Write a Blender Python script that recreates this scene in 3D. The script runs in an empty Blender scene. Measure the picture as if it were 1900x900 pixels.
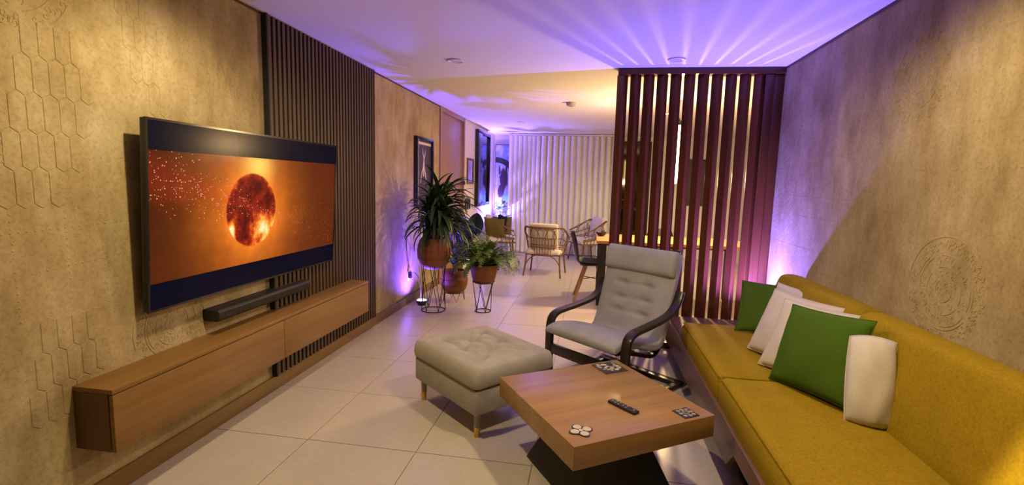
import bpy, bmesh, math, random
from mathutils import Vector, Matrix
random.seed(7)
PI = math.pi
S = bpy.context.scene
COL = S.collection
R_ = math.radians

# ------------------------------------------------------------------ camera
FOC, YAW, PIT, ROL = 910.65, R_(8.943), R_(6.937), R_(1.6176)
CAM = Vector((0, 0, 1.4))
_f = Vector((-math.sin(YAW)*math.cos(PIT), math.cos(YAW)*math.cos(PIT), -math.sin(PIT)))
_r = Vector((math.cos(YAW), math.sin(YAW), 0)); _u = _r.cross(_f)
_c, _s = math.cos(ROL), math.sin(ROL)
_r, _u = _r*_c + _u*_s, _u*_c - _r*_s
cam = bpy.data.cameras.new('camera'); camo = bpy.data.objects.new('camera', cam); COL.objects.link(camo)
cam.sensor_fit = 'HORIZONTAL'; cam.sensor_width = 36; cam.lens = FOC/1900*36; cam.clip_start = .02
camo.matrix_world = Matrix(((_r.x, _u.x, -_f.x, CAM.x), (_r.y, _u.y, -_f.y, CAM.y), (_r.z, _u.z, -_f.z, CAM.z), (0, 0, 0, 1)))
S.camera = camo
# ------------------------------------------------------------------ world, exposure
w = bpy.data.worlds.new('night'); S.world = w; w.use_nodes = True
w.node_tree.nodes['Background'].inputs[0].default_value = (.012, .014, .03, 1)
w.node_tree.nodes['Background'].inputs[1].default_value = .6
S.view_settings.view_transform = 'Standard'; S.view_settings.look = 'None'
S.view_settings.gamma = 1; S.view_settings.use_curve_mapping = False
S.view_settings.exposure = 0.0
# light levels (watts) and colours, used by the lamp builders further down
WARM = (1.0, .80, .41)
P_DOWN = 95          # each lit recessed downlight
P_ACCENT = 900        # narrow downlight over the near sofa end
VIO_PLANT, VIO_CORNER, VIO_SOFA = (.13, .055, 1.0), (.22, .14, 1.0), (.20, .135, 1.0)   # each uplight is tuned to its own violet
P_PLANT, P_CORNER, P_SOFA = 330, 1150, 560
P_PEND = 170
P_DINING_FILL = 190       # added fill over the dining table, no known lamp there
TV_EMIT = 1.0

# ------------------------------------------------------------------ materials
class NT:
    def __init__(s, name):
        s.m = bpy.data.materials.new(name); s.m.use_nodes = True
        s.t = s.m.node_tree; s.n = s.t.nodes; s.b = s.n['Principled BSDF']
        s.tc = s.n.new('ShaderNodeTexCoord')
    def new(s, t): return s.n.new(t)
    def ln(s, a, b): s.t.links.new(a, b)
    def put(s, sock, v):
        if hasattr(v, 'links') or isinstance(v, bpy.types.NodeSocket): s.ln(v, sock)
        elif isinstance(v, (tuple, list)) and len(v) == 3 and sock.type == 'RGBA': sock.default_value = (*v, 1)
        else: sock.default_value = v
    def math(s, op, a, b=0.0, c=None, clamp=False):
        n = s.new('ShaderNodeMath'); n.operation = op; n.use_clamp = clamp
        s.put(n.inputs[0], a); s.put(n.inputs[1], b)
        if c is not None: s.put(n.inputs[2], c)
        return n.outputs[0]
    def mix(s, f, a, b, mode='MIX'):
        n = s.new('ShaderNodeMix'); n.data_type = 'RGBA'; n.blend_type = mode; n.clamp_factor = True
        s.put(n.inputs[0], f); s.put(n.inputs[6], a); s.put(n.inputs[7], b)
        return n.outputs[2]
    def mapv(s, scale=(1, 1, 1), loc=(0, 0, 0), src='Object'):
        n = s.new('ShaderNodeMapping'); s.ln(s.tc.outputs[src], n.inputs[0])
        n.inputs['Scale'].default_value = scale; n.inputs['Location'].default_value = loc
        return n.outputs[0]
    def rndv(s, vec):
        oi = s.new('ShaderNodeObjectInfo'); a = s.new('ShaderNodeVectorMath'); a.operation = 'SCALE'
        cx = s.new('ShaderNodeCombineXYZ')
        s.ln(oi.outputs['Random'], cx.inputs[0]); s.ln(oi.outputs['Random'], cx.inputs[1]); s.ln(oi.outputs['Random'], cx.inputs[2])
        s.ln(cx.outputs[0], a.inputs[0]); a.inputs['Scale'].default_value = 37
        b = s.new('ShaderNodeVectorMath'); s.ln(vec, b.inputs[0]); s.ln(a.outputs[0], b.inputs[1])
        return b.outputs[0], oi.outputs['Random']
    def noise(s, vec, scale, detail=4, rough=.55):
        n = s.new('ShaderNodeTexNoise'); s.ln(vec, n.inputs['Vector']); n.inputs['Scale'].default_value = scale
        n.inputs['Detail'].default_value = detail; n.inputs['Roughness'].default_value = rough
        return n.outputs['Fac']
    def ramp(s, f, stops):
        n = s.new('ShaderNodeValToRGB'); s.ln(f, n.inputs[0]); e = n.color_ramp.elements
        while len(e) < len(stops): e.new(.5)
        for k, (p, c) in enumerate(stops): e[k].position = p; e[k].color = (*c, 1)
        return n.outputs[0]
    def bump(s, h, strength=.3, dist=.01):
        n = s.new('ShaderNodeBump'); s.ln(h, n.inputs['Height']); n.inputs['Strength'].default_value = strength
        n.inputs['Distance'].default_value = dist; s.ln(n.outputs[0], s.b.inputs['Normal'])
    def fin(s, col=None, rough=None, metal=0, spec=None):
        if col is not None: s.put(s.b.inputs['Base Color'], col)
        if rough is not None: s.put(s.b.inputs['Roughness'], rough)
        s.b.inputs['Metallic'].default_value = metal
        if spec is not None: s.b.inputs['Specular IOR Level'].default_value = spec
        return s.m

def plain(name, col, rough=.5, metal=0, spec=None, var=.12, scale=14, bump=0):
    t = NT(name); v, _ = t.rndv(t.mapv()); n = t.noise(v, scale)
    lo = tuple(c*(1-var) for c in col); hi = tuple(min(1, c*(1+var)) for c in col)
    if bump: t.bump(t.noise(v, scale*6), bump, .004)
    return t.fin(t.mix(n, lo, hi), rough, metal, spec)
def wood(name, c1, c2, axis='Y', rough=.45, grain=60, spec=.4):
    t = NT(name); al = grain*.055
    k = {'X': (al, grain, grain), 'Y': (grain, al, grain), 'Z': (grain, grain, al)}[axis]
    v, rr = t.rndv(t.mapv(k)); n = t.noise(v, 1.0, 5, .6)
    g2 = grain*.16; k2 = {'X': (.8, g2, g2), 'Y': (g2, .8, g2), 'Z': (g2, g2, .8)}[axis]
    v2, _ = t.rndv(t.mapv(k2)); n2 = t.noise(v2, 1.0, 4, .55)
    f = t.math('ADD', t.math('MULTIPLY', n, .48), t.math('MULTIPLY', n2, .52))
    col = t.ramp(f, [(.33, c1), (.67, c2)])
    col = t.mix(t.math('MULTIPLY', rr, .2), col, tuple(x*.85 for x in c1))
    t.bump(n, .10, .0015)
    return t.fin(col, rough, 0, spec)
def fabric(name, c1, c2, scale=260, rough=.95, bump=.35, sheen=.25, blot=5):
    t = NT(name); v, _ = t.rndv(t.mapv()); n = t.noise(v, scale, 3, .7); n2 = t.noise(v, blot, 4)
    f = t.math('ADD', t.math('MULTIPLY', n, .75), t.math('MULTIPLY', n2, .25))
    col = t.ramp(f, [(.33, c1), (.67, c2)])
    t.bump(n, bump, .003)
    t.b.inputs['Sheen Weight'].default_value = sheen; t.b.inputs['Sheen Roughness'].default_value = .5
    t.put(t.b.inputs['Sheen Tint'], tuple(min(1, c*2.2) for c in c2))
    return t.fin(col, rough, 0, .2)
def emit(name, col, strength):
    t = NT(name); t.put(t.b.inputs['Emission Color'], col); t.b.inputs['Emission Strength'].default_value = strength
    return t.fin(tuple(min(.9, c) for c in col), .4)

MT = {}
def plaster(name):
    t = NT(name); gp = t.new('ShaderNodeNewGeometry'); v = gp.outputs['Position']
    mp = t.new('ShaderNodeMapping'); t.ln(v, mp.inputs[0]); mp.inputs['Scale'].default_value = (1, 1, .4)
    a = t.noise(v, 1.7, 6, .62); b = t.noise(mp.outputs[0], 7, 6, .7); c = t.noise(v, 60, 5, .7); d = t.noise(v, 21, 4, .6)
    f = t.math('ADD', t.math('MULTIPLY', a, .55), t.math('MULTIPLY', b, .5))
    col = t.ramp(f, [(.34, (.205, .143, .066)), (.47, (.315, .235, .118)), (.57, (.395, .31, .172)), (.70, (.50, .415, .265))])
    spk = t.ramp(c, [(.34, (.80, .76, .70)), (.52, (1, 1, 1))])
    col = t.mix(1.0, col, spk, 'MULTIPLY')
    vo = t.new('ShaderNodeTexVoronoi'); t.ln(v, vo.inputs['Vector']); vo.inputs['Scale'].default_value = 34
    h = t.math('ADD', t.math('MULTIPLY', c, .5), t.math('ADD', t.math('MULTIPLY', d, .7), t.math('MULTIPLY', vo.outputs[0], .18)))
    t.bump(h, .55, .006)
    return t.fin(col, .86, 0, .25)
MT['plaster'] = plaster('beige stencilled plaster')
MT['white'] = plain('white paint', (.74, .72, .69), .8, var=.04, scale=3)
MT['cream'] = plain('cream paint', (.72, .64, .52), .8, var=.05, scale=3)
MT['ceil'] = plain('ceiling paint', (.68, .66, .65), .88, var=.025, scale=2)
def tile_mat():
    t = NT('polished beige floor tile'); v, r = t.rndv(t.mapv())
    a = t.noise(v, 3.5, 6, .62); b = t.noise(v, 40, 4, .6)
    col = t.ramp(t.math('ADD', t.math('MULTIPLY', a, .45), t.math('MULTIPLY', b, .55)), [(.32, (.485, .425, .370)), (.68, (.565, .505, .445))])
    col = t.mix(t.math('MULTIPLY', r, .14), col, (.46, .405, .35))
    t.b.inputs['Coat Weight'].default_value = .25; t.b.inputs['Coat Roughness'].default_value = .12
    return t.fin(col, t.math('ADD', t.math('MULTIPLY', a, .05), .27), 0, .5)
MT['tile'] = tile_mat()
MT['grout'] = plain('floor grout', (.26, .22, .18), .9)
MT['oak'] = wood('orange oak', (.165, .080, .020), (.265, .140, .040), 'Y')
MT['oakx'] = wood('orange oak end', (.09, .048, .016), (.16, .088, .032), 'Z')
MT['base_oak'] = wood('baseboard oak', (.14, .076, .018), (.225, .128, .036), 'Y')
MT['door'] = wood('door oak', (.24, .135, .065), (.34, .20, .10), 'Z', .4, 60)
MT['table'] = wood('coffee table oak', (.255, .138, .050), (.375, .215, .088), 'X', .26, 90, .35)
MT['slat'] = wood('dark walnut slat', (.038, .020, .009), (.072, .038, .017), 'Z', .5)
MT['slat_back'] = plain('black slat backing', (.012, .010, .009), .8)
MT['fin'] = wood('mahogany fin', (.072, .019, .006), (.130, .038, .011), 'Z', .30, 60)
MT['beam'] = wood('mahogany beam', (.060, .016, .006), (.10, .028, .009), 'X', .4, 60)
MT['sofa_wood'] = wood('sofa frame wood', (.10, .055, .034), (.19, .105, .066), 'Y', .35, 60)
MT['yellow'] = fabric('mustard velvet', (.215, .135, .003), (.34, .222, .006), 90, .9, .12, .12, 9)
MT['green'] = fabric('green cotton', (.042, .088, .006), (.068, .130, .010), 240, .95, .3, .1)
MT['ivory'] = fabric('ivory linen', (.50, .445, .41), (.64, .585, .545), 240, .95, .35, .1)
MT['grey'] = fabric('grey tweed', (.20, .195, .203), (.43, .42, .435), 420, .97, .55, .1, 8)
MT['ott'] = fabric('beige grey tweed', (.215, .195, .165), (.48, .44, .385), 420, .97, .55, .1, 8)
MT['blackwood'] = plain('black brown bentwood', (.020, .013, .010), .28, spec=.5, var=.3)
MT['black'] = plain('matt black', (.013, .012, .012), .5)
MT['blackgloss'] = plain('gloss black', (.010, .010, .011), .14)
MT['blackmetal'] = plain('black wire', (.012, .011, .012), .45, .4)
MT['brass'] = plain('brass leg cap', (.62, .40, .12), .3, .7)
MT['terra'] = wood('terracotta', (.145, .042, .012), (.23, .072, .020), 'X', .6, 14)
MT['soil'] = plain('dark soil', (.03, .02, .013), .95, scale=60, var=.5)
def leafm(name, c1, c2, rough=.4):
    t = NT(name); v, r = t.rndv(t.mapv()); n = t.noise(v, 9, 3)
    col = t.mix(n, c1, c2); col = t.mix(t.math('MULTIPLY', r, .5), col, tuple(x*.55 for x in c1))
    t.b.inputs['Transmission Weight'].default_value = 0
    return t.fin(col, rough, 0, .4)
MT['leaf'] = leafm('dracaena leaf', (.020, .050, .014), (.040, .085, .024))
MT['leaf_blue'] = leafm('rubber leaf', (.022, .040, .030), (.045, .075, .05), .3)
MT['fern'] = leafm('fern leaf', (.075, .140, .020), (.15, .24, .035), .5)
MT['stem'] = plain('plant stem', (.09, .075, .035), .7)
MT['rattan'] = wood('rattan cane', (.095, .042, .011), (.175, .085, .026), 'Z', .5, 20)
MT['curtain'] = fabric('light grey curtain', (.64, .62, .60), (.74, .72, .70), 160, .9, .1, .15, 3)
MT['table2'] = wood('dining table wood', (.42, .215, .075), (.60, .35, .14), 'X', .35)
MT['chairleg'] = wood('chair leg beech', (.36, .19, .07), (.52, .31, .13), 'Z', .45)
MT['pinkgrey'] = plain('switch plastic', (.75, .73, .70), .4)
MT['olive'] = fabric('olive cushion', (.10, .075, .018), (.16, .12, .03), 200)
MT['navy'] = fabric('navy cloth', (.012, .014, .05), (.025, .03, .09), 200)
MT['glassdark'] = plain('night window glass', (.004, .005, .007), .06, spec=.6)
MT['mirror'] = plain('smoky mirror', (.42, .42, .46), .08, 1.0)
MT['picture_black'] = plain('charcoal print', (.030, .022, .020), .35)
MT['pale'] = plain('pale print', (.55, .45, .36), .6)
MT['frame_brown'] = wood('brown picture frame', (.14, .06, .03), (.22, .10, .05), 'Z')
MT['lampglass'] = emit('warm lamp glow', (1.0, .66, .22), 26)
MT['puckglow'] = emit('violet lamp glow', (.62, .5, 1.0), 14)
MT['lens_off'] = plain('unlit lens', (.62, .58, .60), .35)
MT['grey_plastic'] = plain('grey plastic', (.33, .29, .27), .5)

# ------------------------------------------------------------------ mesh helpers
class MB:
    def __init__(s): s.v = []; s.f = []
    def add(s, vs, fs, M=None):
        o = len(s.v)
        s.v += [tuple(M @ Vector(p)) if M is not None else tuple(p) for p in vs]
        s.f += [tuple(i+o for i in f) for f in fs]; return s
    def box(s, x0, x1, y0, y1, z0, z1, M=None):
        vs = [(x, y, z) for z in (z0, z1) for y in (y0, y1) for x in (x0, x1)]
        return s.add(vs, [(0, 2, 3, 1), (4, 5, 7, 6), (0, 1, 5, 4), (2, 6, 7, 3), (0, 4, 6, 2), (1, 3, 7, 5)], M)
    def cbox(s, c, d, M=None):
        return s.box(c[0]-d[0]/2, c[0]+d[0]/2, c[1]-d[1]/2, c[1]+d[1]/2, c[2]-d[2]/2, c[2]+d[2]/2, M)
    def hexa(s, lo, hi):    # two quads (4 points each, counter clockwise seen from above)
        return s.add(list(lo)+list(hi), [(3, 2, 1, 0), (4, 5, 6, 7), (0, 1, 5, 4), (1, 2, 6, 5), (2, 3, 7, 6), (3, 0, 4, 7)])
    def prism(s, poly, h0, h1, axis='z', M=None):
        n = len(poly)
        P = {'z': lambda a, b, h: (a, b, h), 'x': lambda a, b, h: (h, a, b), 'y': lambda a, b, h: (a, h, b)}[axis]
        vs = [P(a, b, h0) for a, b in poly] + [P(a, b, h1) for a, b in poly]
        fs = [tuple(range(n))[::-1], tuple(range(n, 2*n))] + [(i, (i+1) % n, n+(i+1) % n, n+i) for i in range(n)]
        return s.add(vs, fs, M)
    def tube(s, pts, r, n=6, closed=False, M=None, flat=None):
        pts = [Vector(p) for p in pts]; m = len(pts); vs = []; fs = []; up = Vector((0, 0, 1)); px = None
        for i, p in enumerate(pts):
            if closed: t = pts[(i+1) % m]-pts[i-1]
            else: t = pts[min(i+1, m-1)]-pts[max(i-1, 0)]
            t.normalize()
            if px is None:
                a = up if abs(t.z) < .9 else Vector((1, 0, 0)); px = t.cross(a).normalized()
            else: px = (px-t*px.dot(t)).normalized()
            py = t.cross(px); rr = r[i] if isinstance(r, (list, tuple)) else r
            for k in range(n):
                an = 2*PI*k/n; vs.append(p+(px*math.cos(an)+py*math.sin(an))*rr)
        for i in range(m if closed else m-1):
            j = (i+1) % m
            fs += [(i*n+k, i*n+(k+1) % n, j*n+(k+1) % n, j*n+k) for k in range(n)]
        if not closed: fs += [tuple(range(n))[::-1], tuple((m-1)*n+k for k in range(n))]
        return s.add(vs, fs, M)
    def ring(s, c, r, rt, n=28, k=6, M=None):
        return s.tube([(c[0]+r*math.cos(2*PI*i/n), c[1]+r*math.sin(2*PI*i/n), c[2]) for i in range(n)], rt, k, True, M)
    def lathe(s, prof, n=32, M=None, c=(0, 0)):
        m = len(prof); vs = []; fs = []
        for r, z in prof:
            for k in range(n): vs.append((c[0]+r*math.cos(2*PI*k/n), c[1]+r*math.sin(2*PI*k/n), z))
        for i in range(m-1): fs += [(i*n+k, i*n+(k+1) % n, (i+1)*n+(k+1) % n, (i+1)*n+k) for k in range(n)]
        if prof[0][0] > 1e-6: fs.append(tuple(range(n))[::-1])
        if prof[-1][0] > 1e-6: fs.append(tuple((m-1)*n+k for k in range(n)))
        return s.add(vs, fs, M)
    def grid(s, fn, nu, nv, cu=False, cv=False, M=None):
        vs = [fn(i/(nu if cu else nu-1), j/(nv if cv else nv-1)) for i in range(nu) for j in range(nv)]; fs = []
        for i in range(nu if cu else nu-1):
            for j in range(nv if cv else nv-1):
                a, b = (i+1) % nu, (j+1) % nv
                fs.append((i*nv+j, a*nv+j, a*nv+b, i*nv+b))
        return s.add(vs, fs, M)
    def mesh(s, name, bevel=0, smooth=True, ang=40, segs=2, origin=None):
        me = bpy.data.meshes.new(name)
        vs = s.v if origin is None else [(a-origin[0], b-origin[1], c-origin[2]) for a, b, c in s.v]
        me.from_pydata(vs, [], s.f)
        bm = bmesh.new(); bm.from_mesh(me)
        bmesh.ops.remove_doubles(bm, verts=bm.verts, dist=1e-6)
        bmesh.ops.recalc_face_normals(bm, faces=bm.faces)
        if bevel:
            ed = [e for e in bm.edges if len(e.link_faces) == 2 and e.calc_face_angle(0) > .5]
            bmesh.ops.bevel(bm, geom=ed, offset=bevel, segments=segs, affect='EDGES', profile=.5, clamp_overlap=True)
        bm.to_mesh(me); bm.free()
        if smooth:
            me.shade_smooth()
            me.set_sharp_from_angle(angle=R_(ang))
        return me
    def build(s, name, mat, parent=None, bevel=0, smooth=True, ang=40, segs=2):
        org = None
        if parent is None:
            xs, ys, zs = zip(*s.v); org = ((min(xs)+max(xs))/2, (min(ys)+max(ys))/2, min(zs))
        me = s.mesh(name, bevel, smooth, ang, segs, org)
        me.materials.append(MT[mat] if isinstance(mat, str) else mat)
        o = bpy.data.objects.new(name, me); COL.objects.link(o)
        if parent is not None: o.parent = parent
        else: o.location = org
        return o
def inst(name, me, parent, loc=(0, 0, 0), rot=(0, 0, 0), scale=(1, 1, 1)):
    o = bpy.data.objects.new(name, me); COL.objects.link(o); o.parent = parent
    o.location = loc; o.rotation_euler = rot; o.scale = scale; return o
def tag(o, label, cat, group=None):
    o['label'] = label; o['category'] = cat
    if group: o['group'] = group
    return o
def thing(name, label, cat, loc=(0, 0, 0), rz=0, group=None, rx=0):
    o = bpy.data.objects.new(name, None); COL.objects.link(o); o.empty_display_size = .1
    o.location = loc; o.rotation_euler = (rx, 0, rz); return tag(o, label, cat, group)
def struct(o): o['kind'] = 'structure'; return o
def stuff(o): o['kind'] = 'stuff'; return o
def spline(pts, k=6, closed=False):
    P = [Vector(p) for p in pts]; n = len(P); out = []
    for i in range(n if closed else n-1):
        g = (lambda j: P[j % n]) if closed else (lambda j: P[max(0, min(n-1, j))])
        a, b, c, d = g(i-1), g(i), g(i+1), g(i+2)
        for q in range(k):
            t = q/k
            out.append(.5*((2*b)+(c-a)*t+(2*a-5*b+4*c-d)*t*t+(3*b-a-3*c+d)*t**3))
    if not closed: out.append(P[-1])
    return out
def lamp(kind, name, parent, loc, energy, color, radius=.03, spot=None, blend=.5, rot=(0, 0, 0)):
    l = bpy.data.lights.new(name, kind); l.energy = energy; l.color = color; l.shadow_soft_size = radius
    if kind == 'SPOT': l.spot_size = R_(spot); l.spot_blend = blend
    o = bpy.data.objects.new(name, l); COL.objects.link(o); o.parent = parent; o.location = loc; o.rotation_euler = rot; return o

# ------------------------------------------------------------------ the room
XL, XR, ZC = -2.005, 1.485, 2.372
YB, YF, XD = 10.10, -1.6, 2.75            # back wall, wall behind the camera, dining side wall
YS = 4.36                                 # slatted screen
floor = struct(MB().box(XL-.1, XD+.1, YF-.1, YB+.1, -.08, -.004).build('floor', 'grout', smooth=False))
TX, TY, TS, G = -.834, 2.292, .6055, .0022
tmesh = {}
i0 = math.floor((XL-TX)/TS); i1 = math.ceil((XD-TX)/TS); j0 = math.floor((YF-TY)/TS); j1 = math.ceil((YB-TY)/TS)
for i in range(i0, i1):
    for j in range(j0, j1):
        a0, a1 = max(TX+i*TS, XL)+G, min(TX+(i+1)*TS, XD)-G
        b0, b1 = max(TY+j*TS, YF)+G, min(TY+(j+1)*TS, YB)-G
        if a1-a0 < .02 or b1-b0 < .02: continue
        if a0 > XR+.15 and b1 < 4.4: continue
        key = (round(a1-a0, 4), round(b1-b0, 4))
        if key not in tmesh:
            w2, d2 = (a1-a0)/2, (b1-b0)/2
            me = MB().box(-w2, w2, -d2, d2, -.006, 0).mesh('tile', 0, False); me.materials.append(MT['tile']); tmesh[key] = me
        o = inst('tile', tmesh[key], floor, ((a0+a1)/2-floor.location.x, (b0+b1)/2-floor.location.y, -floor.location.z))
ceiling = struct(MB().box(XL-.2, XD+.2, YF-.2, YB+.2, ZC, ZC+.1).build('ceiling', 'ceil', smooth=False))
wall_left = struct(MB().box(XL-.15, XL, YF-.1, 6.33, 0, ZC).build('wall_left', 'plaster', smooth=False))
struct(MB().box(XL-.15, XL, 7.6, YB, 0, ZC).build('wall_left_far', 'cream', smooth=False))
struct(MB().box(XL-.15, XL-.045, 6.33, 7.6, 0, ZC).build('wall_left_recess', 'cream', smooth=False))
wall_right = struct(MB().box(XR, XR+.15, YF-.1, YS+.09, 0, ZC).build('wall_right', 'plaster', smooth=False))
struct(MB().box(XR+.15, XD+.1, YS-.06, YS+.09, 0, ZC).build('wall_dining_front', 'cream', smooth=False))
struct(MB().box(XD, XD+.15, YS+.09, YB, 0, ZC).build('wall_dining_right', 'cream', smooth=False))
struct(MB().box(XL-.15, XD+.15, YB, YB+.15, 0, ZC).build('wall_back', 'white', smooth=False))
struct(MB().box(XL-.15, XR+.15, YF-.25, YF-.1, 0, ZC).build('wall_front', 'plaster', smooth=False))
struct(MB().box(XL, XL+.014, YF, 6.28, 0, .095).build('baseboard_left', 'base_oak', bevel=.003))
struct(MB().box(XL, XL+.012, 7.62, YB, 0, .08).build('baseboard_left_far', 'white', bevel=.003))
struct(MB().box(XR-.014, XR, YF, .7, 0, .095).build('baseboard_right', 'base_oak', bevel=.003))
# thin dark trim strips where the walls meet the ceiling
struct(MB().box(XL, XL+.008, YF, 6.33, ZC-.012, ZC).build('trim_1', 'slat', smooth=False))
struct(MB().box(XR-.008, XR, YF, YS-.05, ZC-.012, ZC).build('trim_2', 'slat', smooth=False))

# ---- stencil relief on the plaster: hexagons, medallions, dotted lines
def hexmesh():
    hw, vs, pt = .0272, .0575, .018
    o = [(0, -vs-pt), (hw, -vs), (hw, vs), (0, vs+pt), (-hw, vs), (-hw, -vs)]
    m = MB()
    top = [(a*.92, b*.965) for a, b in o]
    V = [(0, a, b) for a, b in o]+[(.0020, a, b) for a, b in top]
    m.add(V, [tuple(range(6, 12))]+[(i, (i+1) % 6, 6+(i+1) % 6, 6+i) for i in range(6)]+[tuple(range(6))[::-1]])
    me = m.mesh('hexagon_relief', 0, False); me.materials.append(MT['plaster']); return me
HX = hexmesh()
def hexes(parent, wx, sgn, cells, y0, z0):
    for c, r in cells:
        y = y0+(c+(r % 2)*.5)*.0565; z = z0-r*.134
        inst('hexagon_relief', HX, parent, (wx-parent.location.x, y-parent.location.y, z-parent.location.z), (0, 0, 0 if sgn > 0 else PI))
hexes(wall_left, XL, 1, [(c, r) for r, cs in ((0, range(0, 4)), (1, range(-1, 4)), (2, range(-2, 4)), (3, range(-2, 3)), (4, range(-3, 2))) for c in cs], 1.524, 1.868)
hexes(wall_left, XL, 1, [(c, r) for r, cs in ((0, range(0, 3)), (1, range(0, 4)), (2, range(1, 4)), (3, range(2, 4))) for c in cs], 1.888, 2.131)
hexes(wall_left, XL, 1, [(c, r) for r, cs in ((0, range(1, 5)), (1, range(0, 5)), (2, range(0, 4))) for c in cs], 1.45, .775)
def medallion(parent, wx, sgn, cy, cz, R):
    m = MB(); rnd = random.Random(int(cy*100)); e = .0017
    def path(pts, r, cl=False): m.tube([(wx+sgn*.0004, cy+a, cz+b) for a, b in pts], r, 5, cl)
    for rr in (.20, .43, .64, .70, .97):
        for k in range(5):
            if rnd.random() < .22: continue
            a0 = 2*PI*k/5+rnd.uniform(-.1, .1); a1 = a0+rnd.uniform(.7, 1.25)
            path([(R*rr*math.cos(a0+(a1-a0)*t/14), R*rr*math.sin(a0+(a1-a0)*t/14)) for t in range(15)], e)
    for (rad, n) in ((.10, 6), (.31, 14), (.54, 20), (.84, 30), (.78, 26), (.90, 30)):
        for k in range(n):
            if rnd.random() < .14: continue
            a = 2*PI*k/n+rnd.uniform(-.06, .06); c0, c1 = R*rad*math.cos(a), R*rad*math.sin(a); s0 = R*rnd.uniform(.055, .085); d = rnd.choice((-1, 1)); st = a+rnd.uniform(-.6, .6)
            path([(c0+s0*(1-.085*t)*math.cos(st+d*t*.55), c1+s0*(1-.085*t)*math.sin(st+d*t*.55)) for t in range(11)], e*.9)
    o = m.build('medallion_relief', 'plaster', None); l = o.location.copy(); o.parent = parent; o.location = l-parent.location
    stuff(o); return o
medallion(wall_right, XR, -1, 2.295, .998, .235)
medallion(wall_left, XL, 1, 2.06, .66, .22)
medallion(wall_left, XL, 1, 1.47, 2.10, .22)
medallion(wall_right, XR, -1, 2.62, 1.93, .21)
def dots(parent, wx, sgn, lines):
    m = MB()
    for (y0, z0, y1, z1) in lines:
        n = int(math.hypot(y1-y0, z1-z0)/.026)
        for i in range(n+1):
            y, z = y0+(y1-y0)*i/n, z0+(z1-z0)*i/n; r = .0045
            m.add([(wx, y-r, z-r), (wx, y+r, z-r), (wx, y+r, z+r), (wx, y-r, z+r), (wx+sgn*.002, y, z)], [(0, 1, 4), (1, 2, 4), (2, 3, 4), (3, 0, 4)])
    o = m.build('dot_relief', 'plaster', None, smooth=False); l = o.location.copy(); o.parent = parent; o.location = l-parent.location; stuff(o)
dots(wall_left, XL, 1, [(1.36, 1.17, 1.86, 1.19), (1.47, 1.02, 1.86, 1.05), (1.42, .85, 1.41, 1.5), (1.60, .9, 1.60, 1.4), (1.75, .8, 1.74, 1.3), (1.7, 1.45, 1.85, 1.46), (1.95, 1.83, 2.3, 1.84)])
dots(wall_right, XR, -1, [(2.9, 1.35, 4.1, 1.36), (3.3, 1.22, 4.15, 1.22), (3.6, 1.0, 4.2, 1.0), (1.5, 1.5, 2.6, 1.51), (3.0, 1.62, 3.6, 1.62)])

# ------------------------------------------------------------------ slatted panel behind the TV
panel = thing('slat_wall_panel', 'floor to ceiling dark walnut slat panel behind the television', 'wall panel', (XL, 2.815, .097))
PW = 4.29-2.815
MB().box(0, .006, 0, PW, 0, ZC-.1).build('backing', 'slat_back', panel, smooth=False)
me = MB().box(0, .026, -.0145, .0145, 0, ZC-.102).mesh('slat', .002, False, segs=1); me.materials.append(MT['slat'])
NS = 31
for i in range(NS): inst('slat', me, panel, (.006, .02+(PW-.04)*i/(NS-1), 0))
MB().box(0, .036, -.012, 0, 0, ZC-.1).build('edge_board', 'slat_back', panel, smooth=False)
MB().box(0, .036, PW, PW+.012, 0, ZC-.1).build('edge_board', 'slat', panel, smooth=False)

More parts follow.
